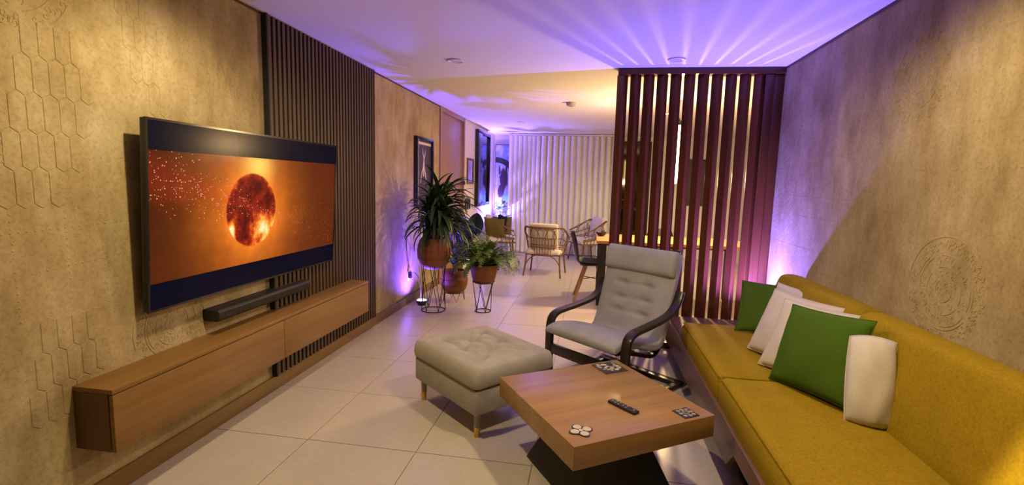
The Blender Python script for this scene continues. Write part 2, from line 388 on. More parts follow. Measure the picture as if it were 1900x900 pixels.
# ------------------------------------------------------------------ television
TVW, TVH = 1.60, .865
def tv_screen_mat():
    t = NT('television picture'); sx = t.new('ShaderNodeSeparateXYZ'); t.ln(t.tc.outputs['Object'], sx.inputs[0])
    x, z = sx.outputs[0], sx.outputs[2]; v = t.mapv()
    M = t.math
    dx, dz = M('ADD', x, .115), M('SUBTRACT', z, .432)
    r = M('SQRT', M('ADD', M('MULTIPLY', dx, dx), M('MULTIPLY', dz, dz)))
    q = M('DIVIDE', r, .212)
    glow = M('EXPONENT', M('MULTIPLY', M('DIVIDE', M('SUBTRACT', r, .19, clamp=True), .165), -1))
    n1 = t.noise(v, 3.2, 5, .6); n2 = t.noise(v, 15, 6, .65); n3 = t.noise(v, 7, 4, .6)
    base = t.mix(M('MULTIPLY_ADD', x, .75, M('MULTIPLY', n1, .65), clamp=True), (.020, .0015, .0015), (.12, .019, .004))
    low = M('MULTIPLY', M('SUBTRACT', .42, z, clamp=True), 1.6)
    base = t.mix(M('MULTIPLY', low, .8), base, (.12, .021, .006))
    col = t.mix(M('MULTIPLY', glow, M('MULTIPLY_ADD', n3, .9, .42)), base, (1.15, .27, .022))
    # flares just above and below the disc
    fx = M('EXPONENT', M('MULTIPLY', M('POWER', M('ABSOLUTE', M('DIVIDE', M('SUBTRACT', dx, .05), .11)), 2.0), -1))
    fz = M('EXPONENT', M('MULTIPLY', M('POWER', M('ABSOLUTE', M('DIVIDE', M('SUBTRACT', dz, .25), .09)), 2.0), -1))
    col = t.mix(M('MULTIPLY', M('MULTIPLY', fx, fz), .95), col, (1.3, .72, .13))
    # disc
    disc = t.math('SUBTRACT', 1.0, t.math('MULTIPLY', t.math('SUBTRACT', q, .96, clamp=True), 22, clamp=True), clamp=True)
    hx = M('EXPONENT', M('MULTIPLY', M('POWER', M('DIVIDE', M('SUBTRACT', dx, .09), .10), 2.0), -1))
    hz = M('EXPONENT', M('MULTIPLY', M('POWER', M('DIVIDE', M('ADD', dz, .10), .085), 2.0), -1))
    hx2 = M('EXPONENT', M('MULTIPLY', M('POWER', M('DIVIDE', M('ADD', dx, .165), .03), 2.0), -1))
    hz2 = M('EXPONENT', M('MULTIPLY', M('POWER', M('DIVIDE', M('ADD', dz, .10), .06), 2.0), -1))
    hot = M('ADD', M('MULTIPLY', hx, hz), M('MULTIPLY', hx2, hz2))
    sf = M('ADD', M('ADD', M('MULTIPLY', M('SUBTRACT', n2, .5), 1.5), M('MULTIPLY', n3, .35)), M('MULTIPLY', hot, .75), clamp=True)
    rim = M('MULTIPLY', M('POWER', M('MINIMUM', q, 1.0), 9.0), .34)
    sf = M('ADD', sf, rim, clamp=True)
    sun = t.ramp(sf, [(.12, (.10, .006, .004)), (.40, (.30, .020, .006)), (.62, (.85, .12, .012)), (.82, (1.0, .50, .07)), (1.0, (1.0, .90, .45))])
    col = t.mix(disc, col, sun)
    # sparks
    vo = t.new('ShaderNodeTexVoronoi'); vo.feature = 'F1'; t.ln(t.mapv((1, .01, 1)), vo.inputs['Vector']); vo.inputs['Scale'].default_value = 95
    sepc = t.new('ShaderNodeSeparateColor'); t.ln(vo.outputs['Color'], sepc.inputs[0])
    size = M('MULTIPLY', sepc.outputs[0], .40)
    dot = M('MULTIPLY', M('SUBTRACT', size, vo.outputs['Distance'], clamp=True), 9, clamp=True)
    zc = M('MULTIPLY_ADD', x, -.245, .425)
    wd = M('ADD', M('MULTIPLY', M('ABSOLUTE', M('SUBTRACT', x, -.02)), .105), .028)
    band = M('EXPONENT', M('MULTIPLY', M('POWER', M('DIVIDE', M('SUBTRACT', z, zc), wd), 2.0), -1))
    keep = M('GREATER_THAN', M('MULTIPLY', band, 1.5), sepc.outputs[1])
    side = M('MULTIPLY_ADD', x, -1.3, .55, clamp=True)
    sp = M('MULTIPLY', M('MULTIPLY', dot, keep), M('ADD', side, .18, clamp=True))
    col = t.mix(M('MULTIPLY', M('MULTIPLY', band, side), .30), col, (.50, .035, .012))
    col = t.mix(sp, col, (1.0, .42, .24))
    bars = M('GREATER_THAN', M('ABSOLUTE', M('SUBTRACT', z, .428)), .301)
    col = t.mix(bars, col, (.002, .002, .010))
    t.put(t.b.inputs['Emission Color'], col); t.b.inputs['Emission Strength'].default_value = TV_EMIT
    return t.fin((.002, .002, .003), .20, 0, .03)
tilt = math.atan2(.045, TVH)
tv = thing('television', 'large flat television showing a glowing red sun, on the left wall', 'television', (-1.948, 2.668, .772), PI/2, None, tilt)
# local: x right, -y to the room, z up
MB().box(-TVW/2, TVW/2, -.006, .022, 0, TVH).build('case', 'blackgloss', tv, bevel=.004)
b = MB(); bz = .008
b.box(-TVW/2-.002, TVW/2+.002, -.012, .0, -.002, bz); b.box(-TVW/2-.002, TVW/2+.002, -.012, 0, TVH-bz, TVH+.002)
b.box(-TVW/2-.002, -TVW/2+bz, -.012, 0, bz, TVH-bz); b.box(TVW/2-bz, TVW/2+.002, -.012, 0, bz, TVH-bz)
b.build('bezel', 'blackgloss', tv, smooth=False)
MB().box(-TVW/2+bz, TVW/2-bz, -.009, -.005, bz, TVH-bz).build('screen', tv_screen_mat(), tv, smooth=False)
MB().box(-.30, .12, .02, .046, .25, .62).build('wall_bracket', 'black', tv, bevel=.003)

# ------------------------------------------------------------------ soundbar
sb = thing('soundbar', 'long slim black soundbar on the wall under the television', 'soundbar', (XL, 2.25, .625))
sbm = MB(); SL = .86
sbm.prism([(.0, .008), (.006, 0), (.088, 0), (.1, .014), (.1, .05), (.09, .062), (.0, .062)], 0, SL, 'y', M=None)
sbm.build('body', 'black', sb, bevel=.002)
for i, y in enumerate((.2, .64)):
    MB().box(0, .02, y-.03, y+.03, -.015, .02).build('bracket', 'blackmetal', sb, smooth=False)
gm = MB()
for k in range(60): gm.box(.0995, .1012, .012+k*.0140, .022+k*.0140, .016, .048)
stuff(gm.build('speaker_grille', 'blackmetal', sb, smooth=False))

# ------------------------------------------------------------------ floating media cabinet
cb = thing('media_cabinet', 'long floating oak media cabinet under the television', 'cabinet', (XL, 1.572, .285))
CL, CD, CH = 3.83-1.572, .186, .262
MB().box(.0, CD-.022, .018, CL-.018, 0, CH-.022).build('body', 'oakx', cb, smooth=False)
MB().box(0, CD, 0, CL, CH-.020, CH).build('top_panel', 'oak', cb, bevel=.002)
for y in (0, CL-.017): MB().box(0, CD-.024, y, y+.017, 0, CH-.021).build('end_panel', 'oakx', cb, bevel=.001)
SPL = 2.672-1.572
for y0, y1 in ((.001, SPL-.002), (SPL+.002, CL-.001)):
    MB().box(CD-.019, CD, y0, y1, 0, CH-.024).build('door', 'oak', cb, bevel=.0015)
MB().box(.01, CD-.03, .05, CL-.05, -.004, 0).build('bottom_panel', 'oakx', cb, smooth=False)

# ------------------------------------------------------------------ coffee table
c4 = [Vector((-.415, 2.423)), Vector((-.019, 1.785)), Vector((.578, 2.179)), Vector((.194, 2.811))]
ctr = sum(c4, Vector((0, 0)))/4
rz = math.atan2(c4[2].y-c4[1].y, c4[2].x-c4[1].x); HS = .3655; ZT = .40; TH = .1
ct = thing('coffee_table', 'square oak coffee table on a black tapered pedestal', 'coffee table', (ctr.x, ctr.y, 0), rz)
MB().box(-HS, HS, -HS, HS, ZT-TH, ZT).build('table_top', 'table', ct, bevel=.002)
def frus(a, b, z0, z1): return ([(-a, -a, z0), (a, -a, z0), (a, a, z0), (-a, a, z0)], [(-b, -b, z1), (b, -b, z1), (b, b, z1), (-b, b, z1)])
MB().hexa(*frus(.255, .135, 0, ZT-TH)).build('pedestal', 'black', ct, bevel=.003)
# inlaid ceramic tiles on the top
def deco_mat(name, kind):
    t = NT(name); sx = t.new('ShaderNodeSeparateXYZ'); t.ln(t.tc.outputs['Object'], sx.inputs[0])
    return t, sx.outputs[0], sx.outputs[1]
MT['ink'] = plain('tile ink', (.022, .018, .016), .4)
MT['tile_pale'] = plain('pale ceramic', (.50, .45, .38), .3, scale=40, var=.2)
MT['tile_grey'] = plain('grey ceramic', (.28, .27, .24), .3, scale=40, var=.3)
def blobs(m, n, rad, size, z, off=0, lobes=1):
    for k in range(n):
        a = 2*PI*k/n+off; c = (rad*math.cos(a), rad*math.sin(a))
        pol = [(c[0]+size*math.cos(t*PI/6)*(1+.12*math.cos(3*t*PI/6)), c[1]+size*math.sin(t*PI/6)*(1+.12*math.cos(3*t*PI/6))) for t in range(12)]
        m.prism(pol, z, z+.0012)
lx = lambda p: Matrix.Rotation(-rz, 2) @ (Vector(p)-ctr)
d1 = lx((.005, 1.93)); e1 = thing('inlay_tile', 'small flower shaped ceramic tile on the near corner of the coffee table', 'tile', (.004, 1.925, ZT), rz, 'decorative tiles on the coffee table')
m = MB(); m.prism([(.046*math.cos(t*PI/24)*(1.0+.20*math.cos(4*t*PI/24)), .046*math.sin(t*PI/24)*(1.0+.20*math.cos(4*t*PI/24))) for t in range(48)], 0, .003); m.build('backing', 'ink', e1, smooth=False)
for k in range(4):
    m = MB(); a = k*PI/2; m.prism([(.029*math.cos(a)+.018*math.cos(t*PI/8), .029*math.sin(a)+.018*math.sin(t*PI/8)) for t in range(16)], .003, .0048); m.build('petal', 'tile_pale', e1, smooth=False)
m = MB(); m.prism([(.010*math.cos(t*PI/4+PI/8), .010*math.sin(t*PI/4+PI/8)) for t in range(8)], .003, .0048); m.build('centre', 'tile_pale', e1, smooth=False)
e2 = thing('inlay_tile', 'small dark square ceramic tile with rings on the right corner of the coffee table', 'tile', (.463, 2.185, ZT), rz, 'decorative tiles on the coffee table')
MB().box(-.042, .042, -.042, .042, 0, .003).build('backing', 'ink', e2, bevel=.001)
for k in range(8):
    m = MB(); a = k*PI/4; rr = .033 if k % 2 else .028; m.prism([(rr*math.cos(a)+.0095*math.cos(t*PI/5), rr*math.sin(a)+.0095*math.sin(t*PI/5)) for t in range(10)], .003, .0045); m.build('petal', 'tile_grey', e2, smooth=False)
m = MB(); m.ring((0, 0, .004), .013, .0035, 20, 6); m.build('ring', 'tile_grey', e2)
e3 = thing('inlay_tile', 'largest patterned grey ceramic tile on the far corner of the coffee table', 'tile', (.145, 2.665, ZT), rz, 'decorative tiles on the coffee table')
MB().box(-.072, .072, -.072, .072, 0, .003).build('backing', 'ink', e3, bevel=.001)
rn = random.Random(3)
for k in range(26):
    a = rn.uniform(0, 2*PI); px, py = rn.uniform(-.06, .06), rn.uniform(-.06, .06); s0 = rn.uniform(.007, .013)
    m = MB(); m.prism([(px+s0*math.cos(t*PI/5)*(1+.3*math.cos(2*t*PI/5+a)), py+s0*math.sin(t*PI/5)) for t in range(10)], .003, .0042+k*.00004); m.build('petal', rn.choice(['tile_pale', 'tile_grey']), e3, smooth=False)
rmt = thing('remote_control', 'slim black remote control lying on the coffee table', 'remote', (.189, 2.178, ZT), math.atan2(2.126-2.229, .243-.135))
MB().box(-.078, .078, -.018, .018, 0, .013).build('body', 'black', rmt, bevel=.004)
for k, (x, y) in enumerate([(-.062, 0), (-.04, -.008), (-.04, .008), (-.022, -.008), (-.022, .008), (0, 0), (.02, -.007), (.02, .007), (.06, .0)]):
    m = MB(); m.lathe([(.0, .0145), (.0035, .0145), (.0042, .0125), (.0042, .0125)], 10, c=(x, y)); m.build('button', 'grey_plastic', rmt)

# ------------------------------------------------------------------ tufted ottoman
of, ol, orr = Vector((-.565, 2.455)), Vector((-1.08, 2.905)), Vector((-.165, 2.858))
oc = (ol+orr)/2; orz = math.atan2((of-ol).y, (of-ol).x)
OA, OB = .345, .295
ot = thing('ottoman', 'low beige grey tufted ottoman with short tapered legs', 'ottoman', (oc.x, oc.y, 0), orz)
MB().box(-OA+.012, OA-.012, -OB+.012, OB-.012, .140, .285).build('base', 'ott', ot, bevel=.012)
def superpt(u, n): return math.copysign(abs(u)**n, u)
def slab(nu, nv, A, B, z0, z1, fn, e=.14):
    """a padded block: top height from fn(x, y), rounded rim; closed surface over the parameter square"""
    m = MB(); T = (z1-z0)
    prof = [(1-.05, 0.0), (1-.012, .06), (1.0, .28), (1.0, .62), (.993, .80), (.965, .935), (.90, .992)]
    def per(t):
        a = 2*PI*t; c, s = math.cos(a), math.sin(a)
        k = 1/((abs(c)**9+abs(s)**9)**(1/9)); return c*k, s*k
    n = 96; vs = []; fs = []
    def sh(x, s): return x*s
    rings = []
    for q, (sc, zz) in enumerate(prof):
        row = []
        for i in range(n):
            px, py = per(i/n); off = (1-sc)*min(A, B)
            row.append(((px*A)-math.copysign(min(off, abs(px*A)), px)*abs(px)**4, (py*B)-math.copysign(min(off, abs(py*B)), py)*abs(py)**4, z0+T*zz))
        rings.append(row)
    for s in (.80, .68, .56, .44, .32, .2, .09):
        row = []
        for i in range(n):
            px, py = per(i/n); x, y = px*A*s, py*B*s; row.append((x, y, z1+fn(x/A, y/B)))
        rings.append(row)
    # blend the rim
    for row in rings: vs += row
    for q in range(len(rings)-1): fs += [(q*n+i, q*n+(i+1) % n, (q+1)*n+(i+1) % n, (q+1)*n+i) for i in range(n)]
    fs.append(tuple(range(n))[::-1]); fs.append(tuple((len(rings)-1)*n+i for i in range(n)))
    return m.add(vs, fs)
def cushion_top(A, B, z0, z1, hf, N=44, M2=44, rim=.05, under=.5):
    """cushion on a dense square grid, top displaced by hf, sides rounded; closed with a flat bottom"""
    m = MB()
    def top(i, j):
        u, v = -1+2*i/(N-1), -1+2*j/(M2-1)
        return u, v
    vs = []; fs = []
    for i in range(N):
        for j in range(M2):
            u, v = top(i, j)
            du, dv = (1-abs(u))*A, (1-abs(v))*B
            d = min(du, dv); k = max(0, 1-d/rim); drop = rim*(1-math.sqrt(max(0, 1-k*k)))
            # rounded corners in plan
            x, y = u*A, v*B; cr = rim*.9
            ex, ey = abs(x)-(A-cr), abs(y)-(B-cr)
            if ex > 0 and ey > 0:
                L = max(ex, ey); l = math.hypot(ex, ey); f = L/l
                x = math.copysign(A-cr+ex*f, x); y = math.copysign(B-cr+ey*f, y)
            vs.append((x, y, z1-drop+hf(u, v)*(1-k)))
    idx = lambda i, j: i*M2+j
    for i in range(N-1):
        for j in range(M2-1): fs.append((idx(i, j), idx(i+1, j), idx(i+1, j+1), idx(i, j+1)))
    bd = [idx(i, 0) for i in range(N)]+[idx(N-1, j) for j in range(1, M2)]+[idx(i, M2-1) for i in range(N-2, -1, -1)]+[idx(0, j) for j in range(M2-2, 0, -1)]
    prev = bd
    for (zz, sc) in ((z0+(z1-rim-z0)*.6, 1.008), (z0+(z1-rim-z0)*.25, 1.004), (z0+.004, .99), (z0, .965)):
        cur = []
        for b in bd:
            x, y, _ = vs[b]; cur.append(len(vs)); vs.append((x*sc, y*sc, zz))
        n = len(bd)
        fs += [(prev[k], prev[(k+1) % n], cur[(k+1) % n], cur[k]) for k in range(n)]
        prev = cur
    fs.append(tuple(prev))
    return m.add(vs, fs)
TUF = [(a, b) for a in (-.56, -.0, .56) for b in (-.5, .5)]+[(a, 0) for a in (-.28, .28)]
def tuft(u, v):
    h = .016*(1-u*u)*(1-v*v)
    for a, b in TUF: h -= .034*math.exp(-(((u-a)/.085)**2+((v-b)/.095)**2))
    for a, b in TUF:
        for c, d in TUF:
            if (a, b) < (c, d) and .2 < math.hypot(a-c, b-d) < .62:
                L = math.hypot(c-a, d-b); t = ((u-a)*(c-a)+(v-b)*(d-b))/L/L
                if 0 < t < 1:
                    dd = abs((u-a)*(d-b)-(v-b)*(c-a))/L; h -= .015*math.exp(-(dd/.06)**2)
    return h
cushion_top(OA, OB, .290, .402, tuft, 52, 48, .042).build('cushion', 'ott', ot, ang=80)
cc = MB(); cc.tube([(x, y, .2885) for x, y in ((-OA+.02, -OB+.02), (OA-.02, -OB+.02), (OA-.02, OB-.02), (-OA+.02, OB-.02))], .004, 5, True); cc.build('seam', 'black', ot)
bt = MB().lathe([(0, .004), (.008, .003), (.011, 0), (.008, -.003)], 12).mesh('button'); bt.materials.append(MT['ott'])
for a, b in TUF: inst('button', bt, ot, (a*OA, b*OB, .402+tuft(a, b)+.001))
for sx in (-1, 1):
    for sy in (-1, 1):
        lm = MB(); lm.lathe([(.014, 0), (.020, .14)], 14, c=(sx*(OA-.055), sy*(OB-.055))); lg = lm.build('leg', 'ott', ot)
        lm = MB(); lm.lathe([(.0155, 0), (.0180, .055), (.0165, .056)], 14, c=(sx*(OA-.055), sy*(OB-.055))); lm.build('leg_cap', 'brass', lg)

# ------------------------------------------------------------------ bentwood armchair
arz = math.atan2(-.64, .77)
ac = thing('armchair', 'grey cushioned bentwood armchair with black brown arms', 'armchair', (-.012, 3.175, 0), arz)
def band(m, path, x0, x1, th):
    P = [Vector((0, a, b)) for a, b in path]; n = len(P); vs = []; fs = []
    for i, p in enumerate(P):
        t = (P[min(i+1, n-1)]-P[max(i-1, 0)]).normalized(); q = Vector((0, -t.z, t.y))*th/2
        for x, s in ((x0, 1), (x1, 1), (x1, -1), (x0, -1)): vs.append((x, p.y+q.y*s, p.z+q.z*s))
    for i in range(n-1): fs += [(i*4+k, i*4+(k+1) % 4, (i+1)*4+(k+1) % 4, (i+1)*4+k) for k in range(4)]
    fs += [(3, 2, 1, 0), tuple((n-1)*4+k for k in range(4))]
    return m.add(vs, fs)
def sp2(pts, k=5): return [(p.x, p.y) for p in spline([(a, b, 0) for a, b in pts], k)]
side = sp2([(.68, .015), (.50, .0145), (.30, .0145), (.14, .015), (.075, .022), (.038, .055), (.028, .12), (.026, .22), (.026, .32), (.030, .41), (.050, .462), (.10, .490), (.18, .500), (.30, .512), (.42, .528), (.50, .548), (.56, .585), (.60, .635), (.625, .69)], 4)
for sx in (-1, 1):
    m = MB(); band(m, side, sx*.325-.03, sx*.325+.03, .026); m.build('arm_frame', 'blackwood', ac, bevel=.003)
cpath = sp2([(.03, .352), (.12, .338), (.24, .305), (.36, .268), (.44, .252), (.50, .27), (.545, .34), (.58, .45), (.63, .62), (.68, .78), (.735, .955)], 5)
for sx in (-1, 1):
    m = MB(); band(m, cpath, sx*.235-.024, sx*.235+.024, .024); m.build('seat_frame', 'blackwood', ac, bevel=.003)
MB().box(-.296, .296, .015, .042, .205, .275).build('front_crossbar', 'blackwood', ac, bevel=.004)
MB().box(-.355, .355, .645, .71, .003, .033).build('floor_crossbar', 'blackwood', ac, bevel=.004)
MB().box(-.296, .296, .575, .598, .56, .61).build('back_crossbar', 'blackwood', ac, bevel=.004)
sl = MB().box(-.212, .212, -.02, .02, -.004, .004).mesh('slat', .001, False, segs=1); sl.materials.append(MT['blackwood'])
for k, (y, z, a) in enumerate(((.14, .338, -.25), (.26, .303, -.28), (.37, .268, -.26), (.553, .36, 1.25), (.60, .51, 1.28), (.65, .68, 1.28), (.70, .85, 1.28))): inst('slat', sl, ac, (0, y, z), (a, 0, 0))
# one long cushion: seat and back
kp = sp2([(-.050, .378), (-.02, .396), (.06, .408), (.22, .382), (.34, .345), (.43, .328), (.48, .345), (.512, .40), (.545, .50), (.59, .65), (.635, .81), (.672, .935)], 7)
kn = len(kp); CW = .297; arc = [0]
for i in range(1, kn): arc.append(arc[-1]+math.hypot(kp[i][0]-kp[i-1][0], kp[i][1]-kp[i-1][1]))
AL = arc[-1]
KT = [(t_, u_) for t_ in (.60, .685, .775) for u_ in (-.36, .36)]+[(.26, -.36), (.26, .36)]
def chair_cushion():
    m = MB(); ns, na = 90, 64; vs = []; fs = []
    for i in range(ns):
        s = i/(ns-1); d = s*AL; k = 1
        while k < kn-1 and arc[k] < d: k += 1
        f = (d-arc[k-1])/(arc[k]-arc[k-1]); y = kp[k-1][0]+(kp[k][0]-kp[k-1][0])*f; z = kp[k-1][1]+(kp[k][1]-kp[k-1][1])*f
        k0, k1 = max(0, k-2), min(kn-1, k+1); t = Vector((kp[k1][0]-kp[k0][0], kp[k1][1]-kp[k0][1])).normalized(); nx, nz = -t.y, t.x
        e = min(s, 1-s)*AL; rr = .036
        th = .036*(math.sqrt(max(0, 1-(1-min(1, e/rr))**2)) if e < rr else 1)+.0005
        for a in range(na):
            an = 2*PI*a/na; c, q = math.cos(an), math.sin(an)
            kk = 1/((abs(c)**5+abs(q)**5)**(1/5)); px = c*kk; pz = q*kk
            x = px*CW; h = pz*th
            if pz > 0:
                u = px
                for (ts, tx) in KT: h -= .030*math.exp(-(((s-ts)/.018)**2+((u-tx)/.09)**2))
                for ts in (.60, .685, .775, .26): h -= .007*math.exp(-((s-ts)/.013)**2)*max(0, 1-(abs(u)/.62)**4)
                h += .010*(1-u*u)*(1 if e > rr else e/rr)
            vs.append((x, y+nx*h, z+nz*h))
    for i in range(ns-1): fs += [(i*na+a, i*na+(a+1) % na, (i+1)*na+(a+1) % na, (i+1)*na+a) for a in range(na)]
    fs += [tuple(range(na))[::-1], tuple((ns-1)*na+a for a in range(na))]
    return m.add(vs, fs)
chair_cushion().build('cushion', 'grey', ac, ang=80)
def headrest():
    m = MB(); ns, na = 40, 40; vs = []; fs = []
    for i in range(ns):
        x = -1+2*i/(ns-1); e = (1-abs(x)); k = math.sqrt(max(0, 1-(1-min(1, e/.10))**2))*.5+.5
        for a in range(na):
            an = 2*PI*a/na; c, q = math.cos(an), math.sin(an); kk = 1/((abs(c)**3+abs(q)**3)**(1/3))
            A = c*kk*.092*(.93+.07*k); B = q*kk*.050*k     # A along the back, B out of it
            y = .622+A*.24-B*.96-.008; z = .868+A*.97+B*.25
            vs.append((x*.290, y, z))
    for i in range(ns-1): fs += [(i*na+a, i*na+(a+1) % na, (i+1)*na+(a+1) % na, (i+1)*na+a) for a in range(na)]
    fs += [tuple(range(na))[::-1], tuple((ns-1)*na+a for a in range(na))]
    return m.add(vs, fs)
headrest().build('headrest_pillow', 'grey', ac, ang=80)

# ------------------------------------------------------------------ sofa along the right wall
sofa = thing('sofa', 'long mustard velvet sofa on a wooden platform against the right wall', 'sofa', (1.08, 2.6, 0))
def sp(x0, x1, y0, y1, z0, z1): return (x0-1.08, x1-1.08, y0-2.6, y1-2.6, z0, z1)
SX, SE = .682, 4.29
pan = MB(); pan.prism([(SE-2.6, .115), (SE-2.6, .300), (1.0-2.6, .300), (1.0-2.6, .215), (2.20-2.6, .215), (2.30-2.6, .115)], SX-1.08, SX+.028-1.08, 'x')
pan.build('front_panel', 'sofa_wood', sofa, bevel=.002)
MB().box(*sp(SX+.028, XR-.004, 1.0, SE, .215, .268)).build('platform', 'sofa_wood', sofa, smooth=False)
MB().box(*sp(SX+.03, XR-.004, 3.66, SE, .268, .302)).build('end_ledge', 'sofa_wood', sofa, bevel=.002)
MB().box(*sp(SX+.004, XR-.004, SE-.012, SE+.012, .115, .296)).build('end_panel', 'sofa_wood', sofa, bevel=.002)
for y in (1.15, 2.36, 3.9):
    MB().box(*sp(SX+.10, SX+.17, y-.05, y+.05, 0, .215)).build('leg', 'blackwood', sofa, bevel=.003)
    MB().box(*sp(XR-.14, XR-.07, y-.05, y+.05, 0, .215)).build('leg', 'blackwood', sofa, bevel=.003)
def seat(y0, y1, z1, nm, x0=.700, x1=1.375):
    A, B = (x1-x0)/2, (y1-y0)/2; cx, cy = (x0+x1)/2-1.08, (y0+y1)/2-2.6
    m = cushion_top(A, B, .270, z1, lambda u, v: .012*(1-u*u)*(1-v*v)+.002*math.sin(7*u+3*v), 36, 44, .030)
    m.v = [(a+cx, b+cy, c) for a, b, c in m.v]; o = m.build('seat_cushion', 'yellow', sofa, ang=80)
    p = MB(); zz = z1-.008; a2, b2 = A-.008, B-.008
    p.tube([(cx+x, cy+y, zz) for x, y in ((-a2, -b2), (a2, -b2), (a2, b2), (-a2, b2))], .0035, 5, True); p.build('piping', 'yellow', o)
seat(2.605, 3.655, .428, 0); seat(1.02, 2.598, .437, 1)
def back(y0, y1):
    m = MB(); n = 40; vs = []; fs = []
    prof = [(1.225, .425), (1.232, .50), (1.262, .62), (1.300, .74), (1.322, .800), (1.345, .822), (1.385, .828), (1.440, .820), (1.474, .79), (1.478, .60), (1.478, .27), (1.376, .27), (1.376, .425)]
    pr = sp2(prof, 4); k = len(pr)
    for i in range(n):
        s = i/(n-1); y = y0+(y1-y0)*s; e = min(y-y0, y1-y)
        g = 1-math.sqrt(max(0, 1-(1-min(1, e/.055))**2)) if e < .055 else 0
        for a, b in pr:
            vs.append((a+(1.43-a)*g*.22-1.08, y-2.6, b-g*.05*(b > .5)))
    for i in range(n-1): fs += [(i*k+q, i*k+(q+1) % k, (i+1)*k+(q+1) % k, (i+1)*k+q) for q in range(k)]
    fs += [tuple(range(k))[::-1], tuple((n-1)*k+q for q in range(k))]
    m.add(vs, fs).build('back_cushion', 'yellow', sofa, ang=80)
back(2.622, 3.66); back(1.02, 2.616)

# ------------------------------------------------------------------ throw pillows
def pillow(label, W, Hh, T, mat, base, e1, e2, group='throw pillows on the sofa', round_=0.055, cut=.40):
    """base: middle of the bottom edge; e1 along the bottom edge, e2 up the face"""
    e1 = Vector(e1).normalized(); e2 = Vector(e2); e2 = (e2-e1*e2.dot(e1)).normalized(); e3 = e1.cross(e2)
    t = thing('throw_pillow', label, 'pillow', base, 0, group); t.rotation_euler = Matrix((e1, e2, e3)).transposed().to_euler()
    m = MB(); n = 30; vs = []; fs = []; rn = random.Random(label)
    ph = [rn.uniform(0, 6) for _ in range(4)]
    for sgn in (1, -1):
        for i in range(n):
            for j in range(n):
                u, v = -1+2*i/(n-1), -1+2*j/(n-1)
                x = W/2*u*(1-round_*(1-v*v)); y = Hh/2*v*(1-round_*(1-u*u))+Hh/2
                d = max(0, (1-u*u))*max(0, (1-v*v)); h = T/2*(d**cut)
                h *= 1+.05*math.sin(5*u+ph[0])*math.sin(4*v+ph[1])+.03*math.sin(11*u*v+ph[2])
                vs.append((x, y, sgn*h))
    N2 = n*n
    for i in range(n-1):
        for j in range(n-1):
            q = (i*n+j, (i+1)*n+j, (i+1)*n+j+1, i*n+j+1); fs.append(q); fs.append(tuple(N2+k for k in q[::-1]))
    m.add(vs, fs); m.build('cover', mat, t, ang=80)
    sm = MB(); P = []
    for i in range(17): u = -1+2*i/16; P.append((W/2*u, Hh/2-Hh/2*(1-round_*(1-u*u)), 0))
    for i in range(1, 17): v = -1+2*i/16; P.append((W/2*(1-round_*(1-v*v)), Hh/2+Hh/2*v, 0))
    for i in range(1, 17): u = 1-2*i/16; P.append((W/2*u, Hh/2+Hh/2*(1-round_*(1-u*u)), 0))
    for i in range(1, 16): v = 1-2*i/16; P.append((-W/2*(1-round_*(1-v*v)), Hh/2+Hh/2*v, 0))
    sm.tube(P, .0028, 5, True); sm.build('seam', mat, t)
    return t
pillow('large bright green pillow in front of the ivory pillows on the sofa', .435, .405, .13, 'green', (1.043, 2.414, .452), (.439, -.896, .07), (.283, .211, .936))
pillow('ivory pillow directly behind the large green pillow', .42, .40, .12, 'ivory', (1.080, 2.640, .443), (.58, -.81, 0), (.33, .30, .88))
pillow('ivory pillow farther behind, overlapping the far green pillow', .455, .395, .13, 'ivory', (1.075, 2.86, .446), (.437, -.899, -.02), (.383, .155, .91))
pillow('dark green pillow at the far end of the sofa by the screen', .40, .40, .12, 'green', (1.20, 3.40, .440), (.93, -.37, 0), (.16, .62, .76))
pillow('ivory pillow mostly hidden at the far sofa back behind the green one', .34, .36, .10, 'ivory', (1.250, 3.26, .440), (.35, -.94, 0), (.16, .10, .98))
pillow('small ivory bolster pillow standing upright nearest the camera on the sofa', .162, .355, .14, 'ivory', (1.176, 2.140, .447), (.932, -.363, 0), (.17, .36, .91), round_=-.08, cut=.38)

# ------------------------------------------------------------------ slatted wooden screen
sc = thing('slat_screen', 'tall dark mahogany room divider of upright posts beside the sofa', 'room divider', (.82, YS, 0))
X0, X1 = .180-.82, 1.478-.82
MB().box(X0, X1, -.06, .06, 2.322, ZC-.001).build('top_beam', 'beam', sc, bevel=.002)
MB().box(X0, X1, -.055, .055, .0, .055).build('bottom_rail', 'beam', sc, bevel=.002)
fm = MB(); hh = .0645/2
for zz in (0,): fm.box(-hh, hh, -hh, hh,   .055, 2.3215)
fme = fm.mesh('post', .002, False, segs=1); fme.materials.append(MT['fin'])
NP = 11; PITCH = .1085
for k in range(NP):
    p = inst('post', fme, sc, (.218-.82+PITCH*k, 0, 0), (0, 0, PI/4))
MB().box(1.335-.82, 1.405-.82, -.045, .02, .055, 2.3215).build('end_board', 'fin', sc, bevel=.002)
MB().box(1.409-.82, 1.478-.82, -.03, .035, .055, 2.3215).build('end_board', 'fin', sc, bevel=.002)

